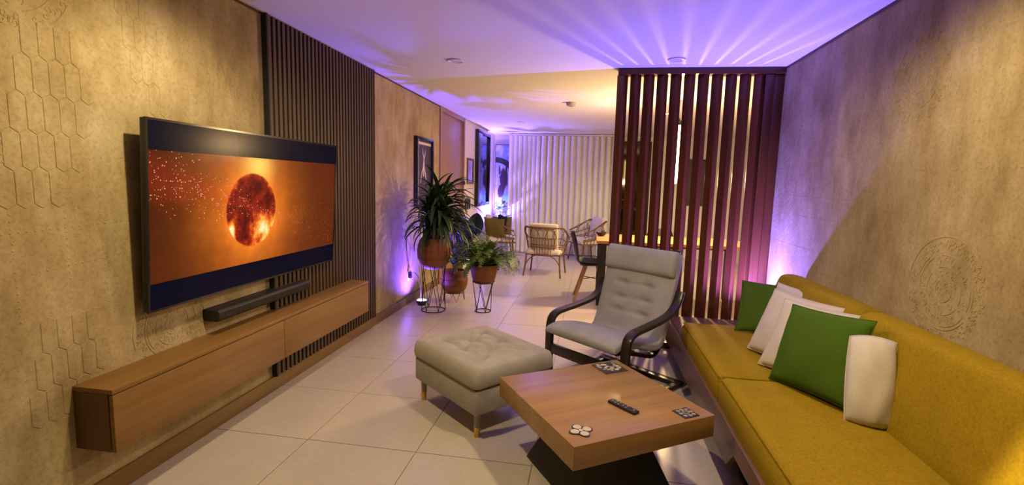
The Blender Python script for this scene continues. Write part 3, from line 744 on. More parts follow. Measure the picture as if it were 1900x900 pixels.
# ------------------------------------------------------------------ violet uplights
def puck(label, loc, power, color, aim, r=.062, spot=118, lr=.035):
    t = thing('uplight', label, 'lamp', loc, 0, 'violet uplights')
    MB().lathe([(r*.72, 0), (r*.75, .012), (r, .03), (r, .052), (r*.93, .056), (r*.88, .048)], 28).build('housing', 'black', t)
    MB().lathe([(0, .0590), (r*.80, .0575), (r*.88, .054)], 28).build('lens', 'puckglow', t)
    lamp('SPOT', 'uplight_beam', t, (0, 0, .066), power, color, lr, spot, 1.0, aim)
    return t
puck('violet disc uplight on the floor by the tall plant stand', (-1.835, 5.21, 0), P_PLANT, VIO_PLANT, (PI, R_(-6), 0), .062, 150)
puck('violet disc uplight on the wooden ledge in the sofa corner', (1.285, 4.09, .302), P_SOFA, VIO_SOFA, (PI, 0, 0), .062, 150)

# ------------------------------------------------------------------ wall socket, plug and cable
so = thing('wall_socket', 'wall socket with black plug low on the left wall near the plants', 'socket', (XL, 5.226, .32))
MB().box(0, .008, -.035, .035, -.055, .055).build('plate', 'pinkgrey', so, bevel=.003)
MB().box(.008, .045, -.022, .022, -.025, .02).build('plug', 'black', so, bevel=.005)
MB().box(.008, .040, -.018, .018, .022, .05).build('plug', 'black', so, bevel=.004)
c = MB(); c.tube(spline([(XL+.04, 5.226, .33), (XL+.07, 5.24, .36), (XL+.13, 5.25, .27), (XL+.15, 5.235, .10), (XL+.145, 5.22, .035), (-1.855, 5.22, .03)], 8), .004, 6)
tag(c.build('power_cable', 'black'), 'thin black cable curving from the wall socket to the uplight', 'cable')
c = MB(); c.tube(spline([(XL+.03, 5.226, .36), (XL+.03, 5.20, .42), (XL+.012, 5.17, .56), (XL+.008, 5.15, .80)], 8), .0035, 6)
tag(c.build('power_cable', 'black'), 'thin cable running up the left wall from the socket', 'cable')
c = MB(); c.tube([(XL+.018, 4.86, .10), (XL+.018, 5.6, .10)], .006, 6)
tag(c.build('power_cable', 'black'), 'dark cable lying along the top of the left baseboard', 'cable')

# ------------------------------------------------------------------ plants on wire stands
def wire_stand(label, loc, r0, r1, H, n=6):
    t = thing('plant_stand', label, 'plant stand', loc, 0, 'wire plant stands')
    MB().ring((0, 0, .006), r0, .005).build('base_ring', 'blackmetal', t)
    MB().ring((0, 0, H), r1, .005).build('top_ring', 'blackmetal', t)
    for k in range(n):
        a = 2*PI*k/n+.2
        for d in (-1, 1):
            m = MB(); b2 = a+d*.75
            m.tube([(r0*math.cos(a), r0*math.sin(a), .006), (r1*math.cos(b2), r1*math.sin(b2), H)], .0036, 5); m.build('wire', 'blackmetal', t)
    return t
wire_stand('tallest wire plant stand, under the dracaena pot', (-1.635, 5.02, 0), .128, .135, .525)
wire_stand('narrow mid height wire plant stand under the fern pot', (-1.105, 5.12, 0), .085, .118, .335, 5)
def pot(prof_r, H, parent, n=40):
    pr = [(prof_r*k, H*z) for k, z in ((.45, 0), (.62, .03), (.86, .18), (.98, .40), (1.0, .56), (.96, .76), (.86, .92), (.78, .985), (.765, 1.0), (.73, 1.0), (.72, .97), (.74, .90))]
    p = MB().lathe(pr, n).build('pot', 'terra', parent, ang=60)
    g = MB()
    for z in (.34, .62): g.ring((0, 0, H*z), prof_r*(.962 if z < .5 else 1.0), .0025, 40, 5)
    g.build('groove_band', 'terra', p)
    MB().lathe([(0, H*.90), (prof_r*.3, H*.915), (prof_r*.735, H*.90), (prof_r*.735, H*.88)], 24).build('soil', 'soil', parent)
    return p
def strap(L, W, bend, twist=0, n=12, keel=.25, tip=1.0):
    """leaf along +y that rises and arches down; local origin at the base"""
    m = MB(); vs = []; fs = []; y = z = 0; a = R_(78)
    for i in range(n+1):
        s = i/n; wd = W*(min(1, s*6+.35))*(1-s**2.6*tip)**.8+.0006
        nx = -math.sin(a); ny = math.cos(a)
        for x, k in ((-wd/2, 1), (0, 0), (wd/2, 1)): vs.append((x, y+nx*k*wd*keel, z+ny*k*wd*keel))
        st = L/n; y += math.cos(a)*st; z += math.sin(a)*st; a -= bend/n*(.55+.9*s)
    for i in range(n):
        for k in range(2): fs.append((i*3+k, i*3+k+1, (i+1)*3+k+1, (i+1)*3+k))
    o = len(vs)
    vs += [(x, y2, z2-.0012) for x, y2, z2 in vs]; fs += [tuple(q+o for q in f[::-1]) for f in list(fs)]
    m.add(vs, fs); return m
def leafset(name, mat, specs):
    out = []
    for L, W, B in specs:
        me = strap(L, W, B).mesh(name, 0, True, 70); me.materials.append(MT[mat]); out.append(me)
    return out
# dracaena
pl = thing('potted_plant', 'big dark strap leaved dracaena in a round terracotta pot on the tallest stand', 'plant', (-1.635, 5.02, .462), 0, 'potted plants on stands')
pot(.178, .330, pl)
LS = leafset('leaf', 'leaf', [(.50, .042, 1.2), (.46, .046, 1.7), (.44, .042, 2.1), (.40, .044, 1.0), (.52, .040, 1.9), (.38, .042, 2.5)])
rn = random.Random(11)
for (cx, cy, z0, z1, n) in ((.01, 0, .54, .74, 62), (-.07, .03, .46, .62, 50), (.08, -.02, .47, .66, 54), (.02, .06, .40, .52, 32), (.0, -.06, .42, .56, 38)):
    m = MB(); m.tube(spline([(cx*.3, cy*.3, .27), (cx*.8, cy*.8, .27+(z1-.27)*.5), (cx, cy, z1)], 5), .014, 7); m.build('stem', 'stem', pl)
    for k in range(n):
        s = k/n; az = k*2.3999+rn.uniform(-.3, .3)
        zz = z0+(z1-z0)*s; lean = .14+1.35*(1-s)**1.0+rn.uniform(-.12, .2)
        sc0 = rn.uniform(.82, 1.08); dirx = -math.sin(az)
        if dirx > -.2: sc0 *= 1.13
        if dirx < -.35: sc0 *= 1-.34*min(1, (-dirx-.35)/.4)
        o = inst('leaf', LS[rn.randrange(6)], pl, (cx, cy, zz), (-lean+.15, rn.uniform(-.15, .15), az), (sc0,)*3)
# broad leaved plant in the small pot
p2 = thing('potted_plant', 'plant with broad dark rounded leaves in the lowest terracotta pot', 'plant', (-1.54, 5.50, .10), 0, 'potted plants on stands')
pot(.160, .268, p2)
s2 = thing('plant_stand', 'shortest wire plant stand with hairpin legs under the lowest pot', 'plant stand', (-1.54, 5.50, 0), 0, 'wire plant stands')
MB().ring((0, 0, .108), .118, .005).build('top_ring', 'blackmetal', s2)
for k in range(4):
    a = k*PI/2+.5; m = MB(); f = (.125*math.cos(a), .125*math.sin(a), .004)
    m.tube([(.118*math.cos(a-.35), .118*math.sin(a-.35), .108), f, (.118*math.cos(a+.35), .118*math.sin(a+.35), .108)], .0038, 5); m.build('leg', 'blackmetal', s2)
def broad(L, W, cup=.12, n=12, k=8):
    m = MB(); vs = []; fs = []
    for i in range(n+1):
        s = i/n; wd = W/2*math.sin(PI*min(1, s*.97+.03))**.62
        for j in range(k+1):
            t = -1+2*j/k; vs.append((wd*t, s*L, cup*W*(t*t)-.10*L*s*s))
    for i in range(n):
        for j in range(k): a = i*(k+1)+j; fs.append((a, a+1, a+k+2, a+k+1))
    o = len(vs); vs += [(x, y, z-.0015) for x, y, z in vs]; fs += [tuple(q+o for q in f[::-1]) for f in list(fs)]
    m.add(vs, fs); me = m.mesh('leaf', 0, True, 70); me.materials.append(MT['leaf_blue']); return me
BL = [broad(.30, .21), broad(.26, .17), broad(.22, .13)]
m = MB(); m.tube(spline([(0, 0, .23), (.01, 0, .36), (.0, .01, .46)], 5), [.034]*3+[.026]*8, 8); m.build('stem', 'stem', p2)
for (ax, h, rad, k, tl, yaw) in ((.10, .55, .23, 0, 1.35, -.15), (-.35, .52, .13, 0, 1.0, .5), (.9, .46, .20, 1, .8, -.7), (.4, .34, .20, 1, .6, -.2), (-1.0, .36, .12, 1, .5, 1.0), (1.6, .40, .15, 2, .5, -1.4), (2.6, .40, .10, 1, .9, 1.6), (.1, .44, .08, 0, 1.0, .1), (.2, .30, .06, 1, .9, .2)):
    px, py = rad*math.cos(ax), rad*math.sin(ax)*.5
    m = MB(); m.tube(spline([(0, 0, .42), (px*.5, py*.5, .30+h*.35), (px, py, .10+h)], 5), .006, 6); m.build('leaf_stalk', 'stem', p2)
    o = inst('leaf', BL[k], p2, (px, py, .10+h), (tl, 0, yaw))
for k, me in enumerate(leafset('leaf', 'leaf', [(.30, .034, 1.2), (.34, .036, 1.7), (.26, .034, 1.0)])):
    for q in range(3): inst('leaf', me, p2, (0, 0, .30), (-.25-.3*q/3, 0, k*2.1+q*.75+.4))
# fern
p3 = thing('potted_plant', 'bushy green fern in a terracotta pot with fronds trailing to the right', 'plant', (-1.105, 5.12, .318), 0, 'potted plants on stands')
def pot_tapered(R, H, parent):
    pr = [(R*.70, 0), (R*.76, .01), (R*.90, H*.4), (R*1.0, H*.80), (R*1.0, H*.97), (R*.98, H), (R*.93, H), (R*.92, H*.9)]
    MB().lathe(pr, 36).build('pot', 'terra', parent, ang=50)
    MB().lathe([(0, H*.92), (R*.92, H*.90), (R*.92, H*.86)], 24).build('soil', 'soil', parent)
pot_tapered(.148, .20, p3)
def frond(L, bend, pw, n=15):
    m = MB(); y = z = 0; a = R_(72); pts = []
    for i in range(n+1):
        pts.append((0, y, z)); st = L/n; y += math.cos(a)*st; z += math.sin(a)*st; a -= bend/n*(.5+i/n)
    m.tube(pts, [.0022]*(n)+[.0008], 4)
    for i in range(1, n):
        s = i/n; w2 = pw*math.sin(PI*min(1, .12+s*.86))**.7; p = Vector(pts[i]); t = (Vector(pts[i+1])-p).normalized()
        up = Vector((1, 0, 0)).cross(t)
        for sx in (-1, 1):
            d = (Vector((sx, 0, 0))*.9+t*.45+up*.12*random.uniform(-1, 1)).normalized(); q = t*.0075
            e = p+d*w2
            m.add([p-q, p+d*w2*.5-q*1.25, e, p+d*w2*.5+q*1.1, p+q], [(0, 1, 2, 3, 4)])
    me = m.mesh('frond', 0, True, 70); me.materials.append(MT['fern']); return me
FR = [frond(.42, 2.0, .055), frond(.38, 1.3, .05), frond(.38, 2.6, .052), frond(.34, 1.0, .05)]
for k in range(112):
    r = rn.uniform(0, .06); az = k*2.3999
    o = inst('frond', FR[k % 4], p3, (r*math.cos(az+PI/2), r*math.sin(az+PI/2), .185), (-rn.uniform(-.20, .85), rn.uniform(-.2, .2), az)); q = rn.uniform(.9, 1.25); o.scale = (q,)*3
TF = frond(.50, 3.2, .045, 20)
for az in (-1.5, -1.9, -1.1): inst('frond', TF, p3, (.06, 0, .19), (-.2, 0, az))

# ------------------------------------------------------------------ left wall beyond the plants: pictures, door, mirror
pc = thing('framed_picture', 'tall dark framed picture with a pale upside down figure on the left wall', 'picture', (XL, 5.395, 1.10))
PWd, PH = .59, .80
MB().box(.002, .020, .02, PWd-.02, .02, PH-.02).build('print', 'picture_black', pc, smooth=False)
for (a0, a1, z0, z1) in ((0, PWd, 0, .03), (0, PWd, PH-.03, PH), (0, .03, .03, PH-.03), (PWd-.03, PWd, .03, PH-.03)):
    MB().box(0, .045, a0, a1, z0, z1).build('frame', 'blackgloss', pc, bevel=.003)
MB().box(.045, .047, .026, .034, .03, PH-.03).build('frame_liner', 'pale', pc, smooth=False)
MB().box(.020, .0215, .05, PWd-.05, PH-.085, PH-.055).build('print_caption', 'pale', pc, smooth=False)
fg = MB()
for pts, r in (([(.29, .56), (.285, .48), (.28, .40)], [.010, .022, .016]), ([(.29, .56), (.25, .62), (.245, .68)], [.012, .010, .004]), ([(.30, .56), (.335, .62), (.345, .66)], [.012, .010, .004]),
               ([(.28, .46), (.215, .38), (.175, .27)], [.014, .011, .006]), ([(.29, .46), (.35, .37), (.375, .28)], [.014, .011, .006]), ([(.28, .40), (.285, .345)], [.018, .014])):
    fg.tube([(.0205, a, b) for a, b in pts], r, 8)
fg.v = [(.0205+(x-.0205)*.06, y, z) for x, y, z in fg.v]; fg.build('printed_figure', 'pale', pc)
dr = struct(MB().box(XL-.04, XL-.004, 6.395, 7.535, .005, ZC-.06).build('door_1', 'door', bevel=.002))
dl = dr.location
def dchild(m, name, mat, **k):
    o = m.build(name, mat, None, **k); l = o.location.copy(); o.parent = dr; o.location = l-dl; return o
dchild(MB().box(XL-.044, XL+.022, 6.33, 6.394, 0, ZC-.001), 'door_frame', 'door', bevel=.002)
dchild(MB().box(XL-.044, XL+.022, 7.536, 7.60, 0, ZC-.001), 'door_frame', 'door', bevel=.002)
dchild(MB().box(XL-.044, XL+.022, 6.394, 7.536, ZC-.058, ZC-.001), 'door_frame', 'door', bevel=.002)
kb = MB(); kb.lathe([(.012, 0), (.012, .03), (.03, .045), (.032, .06), (.018, .07), (0, .072)], 16, Matrix.Translation((XL-.004, 7.47, 1.38)) @ Matrix.Rotation(PI/2, 4, 'Y')); dchild(kb, 'door_knob', 'black')
for z in (.35, 2.0): dchild(MB().cbox((XL+.0, 6.40, z), (.012, .012, .09)), 'hinge', 'brass', smooth=False)
sp_ = thing('framed_picture', 'small brown framed picture between the door and the black mirror', 'picture', (XL, 7.80, 1.36))
MB().box(.002, .012, .02, .40, .02, .40).build('print', 'mirror', sp_, smooth=False)
for (a0, a1, z0, z1) in ((0, .42, 0, .035), (0, .42, .385, .42), (0, .035, .035, .385), (.385, .42, .035, .385)): MB().box(0, .025, a0, a1, z0, z1).build('frame', 'frame_brown', sp_, bevel=.003)
kr = thing('key_rack', 'small dark key rack on the cream wall right of the door', 'key rack', (XL, 7.70, 1.00))
MB().box(0, .02, 0, .32, .10, .125).build('rail', 'black', kr, bevel=.002)
for y in (.03, .16, .29): MB().box(0, .025, y-.012, y+.012, -.05, .10).build('hook', 'black', kr, bevel=.002)
mr = thing('wall_mirror', 'tall deep black framed mirror on the far left wall', 'mirror', (XL, 8.36, .97))
MW, MH = 1.02, 1.33
MB().box(.004, .03, .05, MW-.05, .05, MH-.05).build('mirror_glass', 'mirror', mr, smooth=False)
for (a0, a1, z0, z1) in ((0, MW, 0, .06), (0, MW, MH-.06, MH), (0, .30, .06, MH-.06), (MW-.06, MW, .06, MH-.06)): MB().box(0, .065, a0, a1, z0, z1).build('frame', 'blackgloss', mr, bevel=.004)

# ------------------------------------------------------------------ far wall: painting, curtains
def art_mat():
    t = NT('dark figure painting'); sx = t.new('ShaderNodeSeparateXYZ'); t.ln(t.tc.outputs['Object'], sx.inputs[0]); x, z = sx.outputs[0], sx.outputs[2]; M = t.math; v = t.mapv()
    n = t.noise(v, 6, 5, .6); n2 = t.noise(v, 16, 4)
    bg = t.mix(M('MULTIPLY_ADD', z, .75, -.25, clamp=True), (.46, .42, .46), (.16, .33, .62))
    bg = t.mix(t.ramp(n, [(.45, (0, 0, 0)), (.6, (.8, .8, .8))]), bg, (.62, .60, .66))
    def blob(cx, cz, rx, rz, soft=.25):
        a, b = M('DIVIDE', M('SUBTRACT', x, cx), rx), M('DIVIDE', M('SUBTRACT', z, cz), rz)
        r = M('ADD', M('SQRT', M('ADD', M('MULTIPLY', a, a), M('MULTIPLY', b, b))), M('MULTIPLY', M('SUBTRACT', n2, .5), .9))
        return M('MULTIPLY', M('SUBTRACT', 1.0+soft/2, r, clamp=True), 1/soft, clamp=True)
    a, b = M('SUBTRACT', x, .02), M('SUBTRACT', z, .80)
    rr = M('SQRT', M('ADD', M('MULTIPLY', a, a), M('MULTIPLY', b, b)))
    arch = M('LESS_THAN', M('ABSOLUTE', M('SUBTRACT', rr, .40)), .055)
    arch = M('MULTIPLY', arch, M('GREATER_THAN', b, .12))
    col = t.mix(arch, bg, (.045, .035, .05))
    dark = (.05, .03, .05)
    for bl in (blob(.19, .82, .09, .20), blob(.14, .56, .07, .14), blob(.25, .30, .10, .22), blob(.10, .98, .018, .10), blob(.24, 1.0, .018, .10)): col = t.mix(bl, col, dark)
    col = t.mix(blob(.24, .42, .07, .10), col, (.10, .30, .50)); col = t.mix(blob(.12, .25, .08, .10), col, (.14, .34, .46))
    return t.fin(col, .35)
pa = thing('canvas_painting', 'tall blue and black figure painting on the far wall beside the curtain', 'painting', (-1.985, YB-.04, .66))
MB().box(.012, .60, .0, .03, .012, 1.50).build('canvas', art_mat(), pa, smooth=False)
for (a0, a1, z0, z1) in ((0, .612, 0, .014), (0, .612, 1.498, 1.512), (0, .014, .014, 1.498), (.598, .612, .014, 1.498)): MB().box(a0, a1, -.006, .034, z0, z1).build('frame', 'frame_brown', pa, smooth=False)
def curtain(label, x0, x1, waves, amp, y, z1=2.325, seed=0, z0=.02):
    t = thing('curtain', label, 'curtain', ((x0+x1)/2, y, z0), 0, 'floor length curtains'); rn = random.Random(seed)
    ph = [rn.uniform(0, 6) for _ in range(4)]; n = int(waves*14); m = MB(); rows = 14; Hc = z1-z0; W = x1-x0
    amps = [rn.uniform(.82, 1.15) for _ in range(int(waves)+2)]
    for sgn in (0, 1):
        pass
    def P(u, v, off):
        sp_ = u*waves+.05*math.sin(6.0*v+ph[0]+u*9)*v*0+.07*math.sin(5*v*2+ph[1]+int(u*waves)*.9)*(1-v)*1.0
        a = sp_*2*PI; k = amps[min(len(amps)-1, int(u*waves))]
        yy = -amp*k*abs(math.sin(a/2))**.8*1.7; xx = -W/2+W*u
        return (xx, yy+off, Hc*v)
    m.grid(lambda u, v: P(u, v, 0), n, rows); m.grid(lambda u, v: P(u, v, .004), n, rows)
    m.build('cloth', 'curtain', t, ang=80)
    return t
curtain('narrow violet lit grey curtain gathered beside the painting', -1.645, -1.02, 7, .034, 9.77, seed=1)
curtain('wide wavy grey curtain across the far wall up to the screen', -1.015, .46, 13, .046, 9.77, seed=2)
cr = thing('curtain_rail', 'thin white curtain rail under the far ceiling', 'rail', (-.6, 9.75, 2.330))
MB().box(-1.05, 1.06, -.022, .022, 0, .030).build('track', 'white', cr, bevel=.002)
for x in (-.9, -.1, .75): MB().box(x-.02, x+.02, -.018, .018, .030, ZC-2.330).build('bracket', 'white', cr, smooth=False)

# ------------------------------------------------------------------ rattan chairs
def rattan_chair(label, loc, rz):
    t = thing('rattan_chair', label, 'chair', loc, rz, 'rattan lounge chairs')      # faces local +y
    W, D = .29, .27; SZ = .36
    def hoop(z, wx, yf, yb, k=10):      # U shaped hoop open to the front
        P = [(-wx, yf, z), (-wx*1.03, yf-(yf-yb)*.35, z), (-wx*.86, yb+.11, z), (-wx*.45, yb+.015, z), (0, yb, z), (wx*.45, yb+.015, z), (wx*.86, yb+.11, z), (wx*1.03, yf-(yf-yb)*.35, z), (wx, yf, z)]
        return spline(P, 4)
    def lev(s, front_drop=True):        # point at hoop parameter s on the slanting shell, height fraction h
        pass
    top = hoop(0, .325, .22, -.30); mid = hoop(0, .30, .24, -.265); low = hoop(0, .265, .25, -.24)
    n = len(top)
    def zt(i): y = top[i].y; f = min(1, max(0, (.22-y)/.40)); return .55+.20*f**1.2
    Tp = [(p.x, p.y, zt(i)) for i, p in enumerate(top)]
    Lo = [(p.x, p.y, SZ-.03) for p in low]
    def lerp(i, f): a, b = Vector(Lo[i]), Vector(Tp[i]); return a+(b-a)*f
    m = MB(); m.tube(Tp, .014, 8); m.build('top_rail', 'rattan', t)
    m = MB(); m.tube(Lo+[(0, .26, SZ-.03)], .012, 7, True); m.build('seat_rail', 'rattan', t)
    for f in (.30, .38, .62):
        m = MB(); m.tube([lerp(i, f) for i in range(n)], .008, 6); m.build('weave_band', 'rattan', t)
    for k in range(23):
        q = 1+k*(n-3)/22; i = int(q); f = q-i
        a = lerp(i, 0).lerp(lerp(i+1, 0), f); b = lerp(i, .62).lerp(lerp(i+1, .62), f)
        m = MB(); m.tube([a, b], .0055, 5); m.build('spindle', 'rattan', t)
    for k in range(9):
        q = 2+k*(n-5)/8; i = int(q); f = q-i; g = 1.6
        c0 = max(0, min(n-2, int(q-g))); c1 = max(0, min(n-2, int(q+g)))
        m = MB(); m.tube(spline([lerp(c0, .62), lerp(max(0, min(n-1, int(q-g*.7))), .86), lerp(i, .985), lerp(min(n-1, int(q+g*.7)+1), .86), lerp(min(n-1, c1+1), .62)], 5), .006, 5); m.build('arch', 'rattan', t)
    for sx in (-1, 1):
        for (y, dy) in ((.20, .05), (-.19, -.06)):
            m = MB(); m.tube(spline([(sx*.255, y, SZ+.02), (sx*.262, y+dy*.4, .2), (sx*.285, y+dy, 0)], 4), .013, 7); m.build('leg', 'rattan', t)
        m = MB(); m.tube(spline([(sx*.27, -.21, .16), (sx*.20, -.215, .27), (sx*.10, -.215, SZ-.03)], 5), .008, 6); m.build('leg_brace', 'rattan', t)
    m = MB(); m.box(-.25, .25, -.21, .25, SZ-.035, SZ-.02); m.build('seat_deck', 'rattan', t, smooth=False)
    m = cushion_top(.262, .245, SZ-.02, SZ+.065, lambda u, v: .012*(1-u*u)*(1-v*v), 18, 18, .035); m.v = [(a, b+.015, c) for a, b, c in m.v]; m.build('seat_cushion', 'ivory', t, ang=80)
    m = cushion_top(.225, .20, 0, .09, lambda u, v: .015*(1-u*u)*(1-v*v), 18, 18, .04)
    Mx = Matrix.Translation((0, -.235, SZ+.245)) @ Matrix.Rotation(R_(-78), 4, 'X'); m.v = [tuple(Mx @ Vector(p)) for p in m.v]; m.build('back_cushion', 'ivory', t, ang=80)
    return t
rattan_chair('rattan tub chair seen from behind in front of the curtain', (-.655, 7.52, 0), R_(-6))
rattan_chair('rattan armchair with ivory cushions beyond the dining table end', (-.02, 9.12, 0), R_(118))
rattan_chair('rattan chair with ivory seat behind the fern by the far corner', (-1.62, 8.86, 0), R_(-75))
pillow('olive pillow on the rattan chair behind the fern, nearest', .36, .34, .12, 'olive', (-1.66, 8.62, .43), (1, -.1, 0), (-.1, -.25, .95), 'olive pillows on the far rattan chair')
pillow('olive pillow against the curtain on the far corner rattan chair', .36, .34, .12, 'olive', (-1.62, 9.02, .43), (.9, .1, 0), (-.1, .2, .95), 'olive pillows on the far rattan chair')
cl = MB(); cl.grid(lambda u, v: (-1.60+.17*(u-.5)+.01*math.sin(9*v), 8.95+.03*math.sin(PI*v)-.055*v*0-.07+.02*math.cos(7*u), .80-.33*v+.02*math.sin(6*u)), 10, 12)
cl.grid(lambda u, v: (-1.60+.17*(u-.5)+.01*math.sin(9*v), 8.96+.03*math.sin(PI*v)-.07+.02*math.cos(7*u), .80-.33*v+.02*math.sin(6*u)), 10, 12)
tag(cl.build('draped_cloth', 'navy'), 'dark navy cloth draped over the far olive pillow', 'cloth')
# corner table with lamp and vase
st = thing('side_table', 'small side table in the far corner below the painting', 'table', (-1.80, 9.42, 0))
MB().lathe([(.0, .50), (.165, .50), (.17, .51), (.17, .53), (.165, .535), (0, .535)], 28).build('table_top', 'white', st)
for k in range(3):
    a = k*2*PI/3; m = MB(); m.tube([(.12*math.cos(a), .12*math.sin(a), .50), (.15*math.cos(a), .15*math.sin(a), 0)], .011, 7); m.build('leg', 'white', st)
puck('violet disc uplight on the corner side table under the painting', (-1.885, 9.40, .535), P_CORNER, VIO_CORNER, (PI, 0, 0), .055, 176)
vs_ = thing('potted_plant', 'small bright green trailing plant on the far corner side table', 'plant', (-1.715, 9.44, .535), 0, 'far corner plants')
MB().lathe([(.035, 0), (.05, .03), (.055, .10), (.045, .14), (.04, .14)], 20).build('pot', 'white', vs_)
MT['leaf_lime'] = leafm('lime leaf', (.12, .26, .08), (.22, .38, .14), .5)
LL = []
for L, W in ((.10, .07), (.085, .06)):
    me = broad(L, W, .1, 6, 4); me = me.copy(); me.materials.clear(); me.materials.append(MT['leaf_lime']); LL.append(me)
rn = random.Random(5)
for k in range(34):
    az = k*2.4; h = rn.uniform(.10, .46); r = rn.uniform(.02, .11)
    p = (r*math.cos(az), r*math.sin(az), h)
    if k % 3 == 0:
        m = MB(); m.tube([(0, 0, .12), (p[0]*.5, p[1]*.5, (h+.12)/2+.03), p], .003, 5); m.build('stem', 'leaf_lime', vs_)
    inst('leaf', LL[k % 2], vs_, p, (rn.uniform(-.3, .9), rn.uniform(-.4, .4), az-PI/2))

# ------------------------------------------------------------------ dining corner behind the screen
dt = thing('dining_table', 'wooden dining table with black legs half hidden by the screen', 'dining table', (.95, 6.1, 0))
MB().box(-.86, .86, -.43, .43, .735, .770).build('table_top', 'table2', dt, bevel=.003)
for sx in (-1, 1):
    for sy in (-1, 1): MB().cbox((sx*.79, sy*.36, .3675), (.09, .06, .735)).build('leg', 'black', dt, bevel=.003)
MB().box(-.75, .75, -.02, .02, .67, .735).build('stretcher', 'black', dt, smooth=False)
def dining_chair(label, loc, rz):
    t = thing('dining_chair', label, 'chair', loc, rz, 'black shell dining chairs')    # faces local +x
    m = MB(); n, k = 22, 17
    prof = sp2([(.22, .425), (.20, .445), (.10, .440), (-.02, .430), (-.12, .435), (-.175, .475), (-.205, .56), (-.235, .68), (-.265, .80), (-.275, .83)], 4)
    P = len(prof)
    def F(u, v, off):
        q = v*(P-1); i = min(P-2, int(q)); f = q-i; x = prof[i][0]*(1-f)+prof[i+1][0]*f; z = prof[i][1]*(1-f)+prof[i+1][1]*f
        w = .225*(1-.10*abs(v-.25))*(1-.45*max(0, v-.72)/.28)*(1-.25*max(0, .10-v)/.10); s = -1+2*u
        lift = .055*abs(s)**2.4*math.exp(-((v-.38)/.30)**2)
        return (x+.045*abs(s)**2.4*(1 if v > .5 else 0)*min(1, (v-.5)*4 if v > .5 else 0)+off*.8*(1 if v > .5 else 0), s*w, z+lift-off*(1 if v <= .5 else .2))
    m.grid(lambda u, v: F(u, v, 0), k, n); m.grid(lambda u, v: F(u, v, .012), k, n)
    m.build('shell', 'black', t, ang=70)
    for sx in (-1, 1):
        for sy in (-1, 1):
            m = MB(); m.tube([(sx*.07, sy*.08, .42), (sx*.20, sy*.20, 0)], [.021, .014], 8); m.build('leg', 'chairleg', t)
    m = MB()
    for a, b in (((-.12, -.12, .27), (.12, .12, .27)), ((-.12, .12, .27), (.12, -.12, .27))): m.tube([a, b], .005, 6)
    m.build('wire_brace', 'blackmetal', t)
    return t
dining_chair('black shell dining chair with splayed wooden legs at the table end', (.045, 6.02, 0), R_(2))
dining_chair('black shell dining chair behind the screen on the far side of the table', (.95, 6.72, 0), R_(-92))
bw = thing('small_bowl', 'small dark bowl on the dining table end', 'bowl', (.15, 6.22, .770))
MB().lathe([(.03, 0), (.055, .02), (.07, .05), (.065, .05), (.05, .022), (0, .012)], 20).build('body', 'black', bw)
MB().lathe([(.034, 0), (.034, .006), (.028, .006)], 16).build('foot', 'black', bw)
# pendant lamp above the table
pn = thing('pendant_lamp', 'bright vertical tube pendant lamp glowing behind the screen', 'lamp', (.935, 5.9, 1.44))
MB().lathe([(.0, 0), (.028, .004), (.032, .03), (.032, .66), (.026, .69), (0, .695)], 20).build('glass_tube', 'lampglass', pn)
MB().lathe([(.034, .66), (.036, .70), (.012, .74), (.005, .75), (.005, ZC-1.44)], 16).build('cord_and_cap', 'blackmetal', pn)
lamp('POINT', 'pendant_glow', pn, (0, -.06, .06), P_PEND, (1.0, .66, .32), .05)
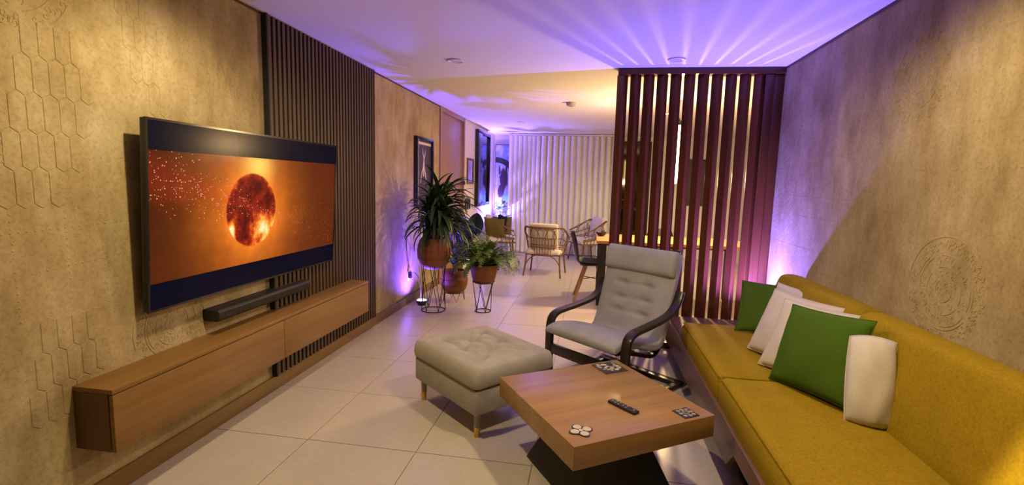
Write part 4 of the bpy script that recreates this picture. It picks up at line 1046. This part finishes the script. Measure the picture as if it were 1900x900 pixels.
# night window and picture on the back wall
wn = thing('window_1', 'dark night window at the back wall beyond the curtain', 'window', (.47, YB-.05, .05)); wn['kind'] = 'structure'; del wn['category']
WW, WH = .66, 2.22
MB().box(.03, WW-.03, .02, .03, .03, WH-.03).build('pane', 'glassdark', wn, smooth=False)
for (a0, a1, z0, z1) in ((0, WW, 0, .04), (0, WW, WH-.04, WH), (0, .04, .04, WH-.04), (WW-.04, WW, .04, WH-.04), (.31, .35, .04, WH-.04), (.04, .31, 1.06, 1.09)): MB().box(a0, a1, 0, .045, z0, z1).build('frame', 'blackmetal', wn, smooth=False)
p4 = thing('framed_picture', 'black framed picture on the back wall glimpsed through the screen', 'picture', (1.72, YB-.035, 1.05))
MB().box(.02, .58, .012, .03, .02, .88).build('print', 'picture_black', p4, smooth=False)
for (a0, a1, z0, z1) in ((0, .60, 0, .03), (0, .60, .87, .90), (0, .03, .03, .87), (.57, .60, .03, .87)): MB().box(a0, a1, 0, .034, z0, z1).build('frame', 'blackgloss', p4, smooth=False)

# ------------------------------------------------------------------ ceiling fittings
def downlight(label, x, y, lit=0, spot=168, blend=.45, rot=(0, 0, 0)):
    t = thing('downlight', label, 'ceiling light', (x, y, ZC-.012), 0, 'recessed ceiling downlights')
    MB().lathe([(.062, .012), (.068, .004), (.064, 0), (.052, .003), (.050, .012)], 32).build('trim_ring', 'white', t)
    MB().lathe([(0, .007), (.051, .007), (.051, .011)], 24).build('lens', 'lampglass' if lit else 'lens_off', t)
    if lit: lamp('SPOT', 'downlight_beam', t, (0, 0, -.012), lit, WARM, .045, spot, blend, rot)
downlight('unlit round downlight in the ceiling near the slat panel', -1.136, 4.0)
downlight('unlit round downlight in the ceiling before the slatted screen', .60, 4.04)
downlight('faint unlit downlight in the far ceiling above the plants', -1.157, 7.94)
downlight('lit warm downlight over the left half of the room', -1.10, 1.90, P_DOWN)
downlight('lit warm downlight over the sofa side of the room', .60, 1.90, P_DOWN)
downlight('lit narrow downlight over the near end of the sofa', 1.26, 1.17, P_ACCENT, 29, .25)
downlight('added warm fill light, built as a downlight, over the dining table behind the screen', .92, 6.9, P_DINING_FILL)  # added fill hidden by the screen, brightens the far floor and curtains
sd = thing('smoke_detector', 'small grey box fitting on the far ceiling', 'smoke detector', (-.284, 6.05, ZC-.045))
MB().lathe([(.045, 0), (.055, .006), (.058, .03), (.062, .045)], 24).build('body', 'grey_plastic', sd)
MB().lathe([(.0, -.003), (.018, -.003), (.02, .001)], 14).build('sensor', 'black', sd)
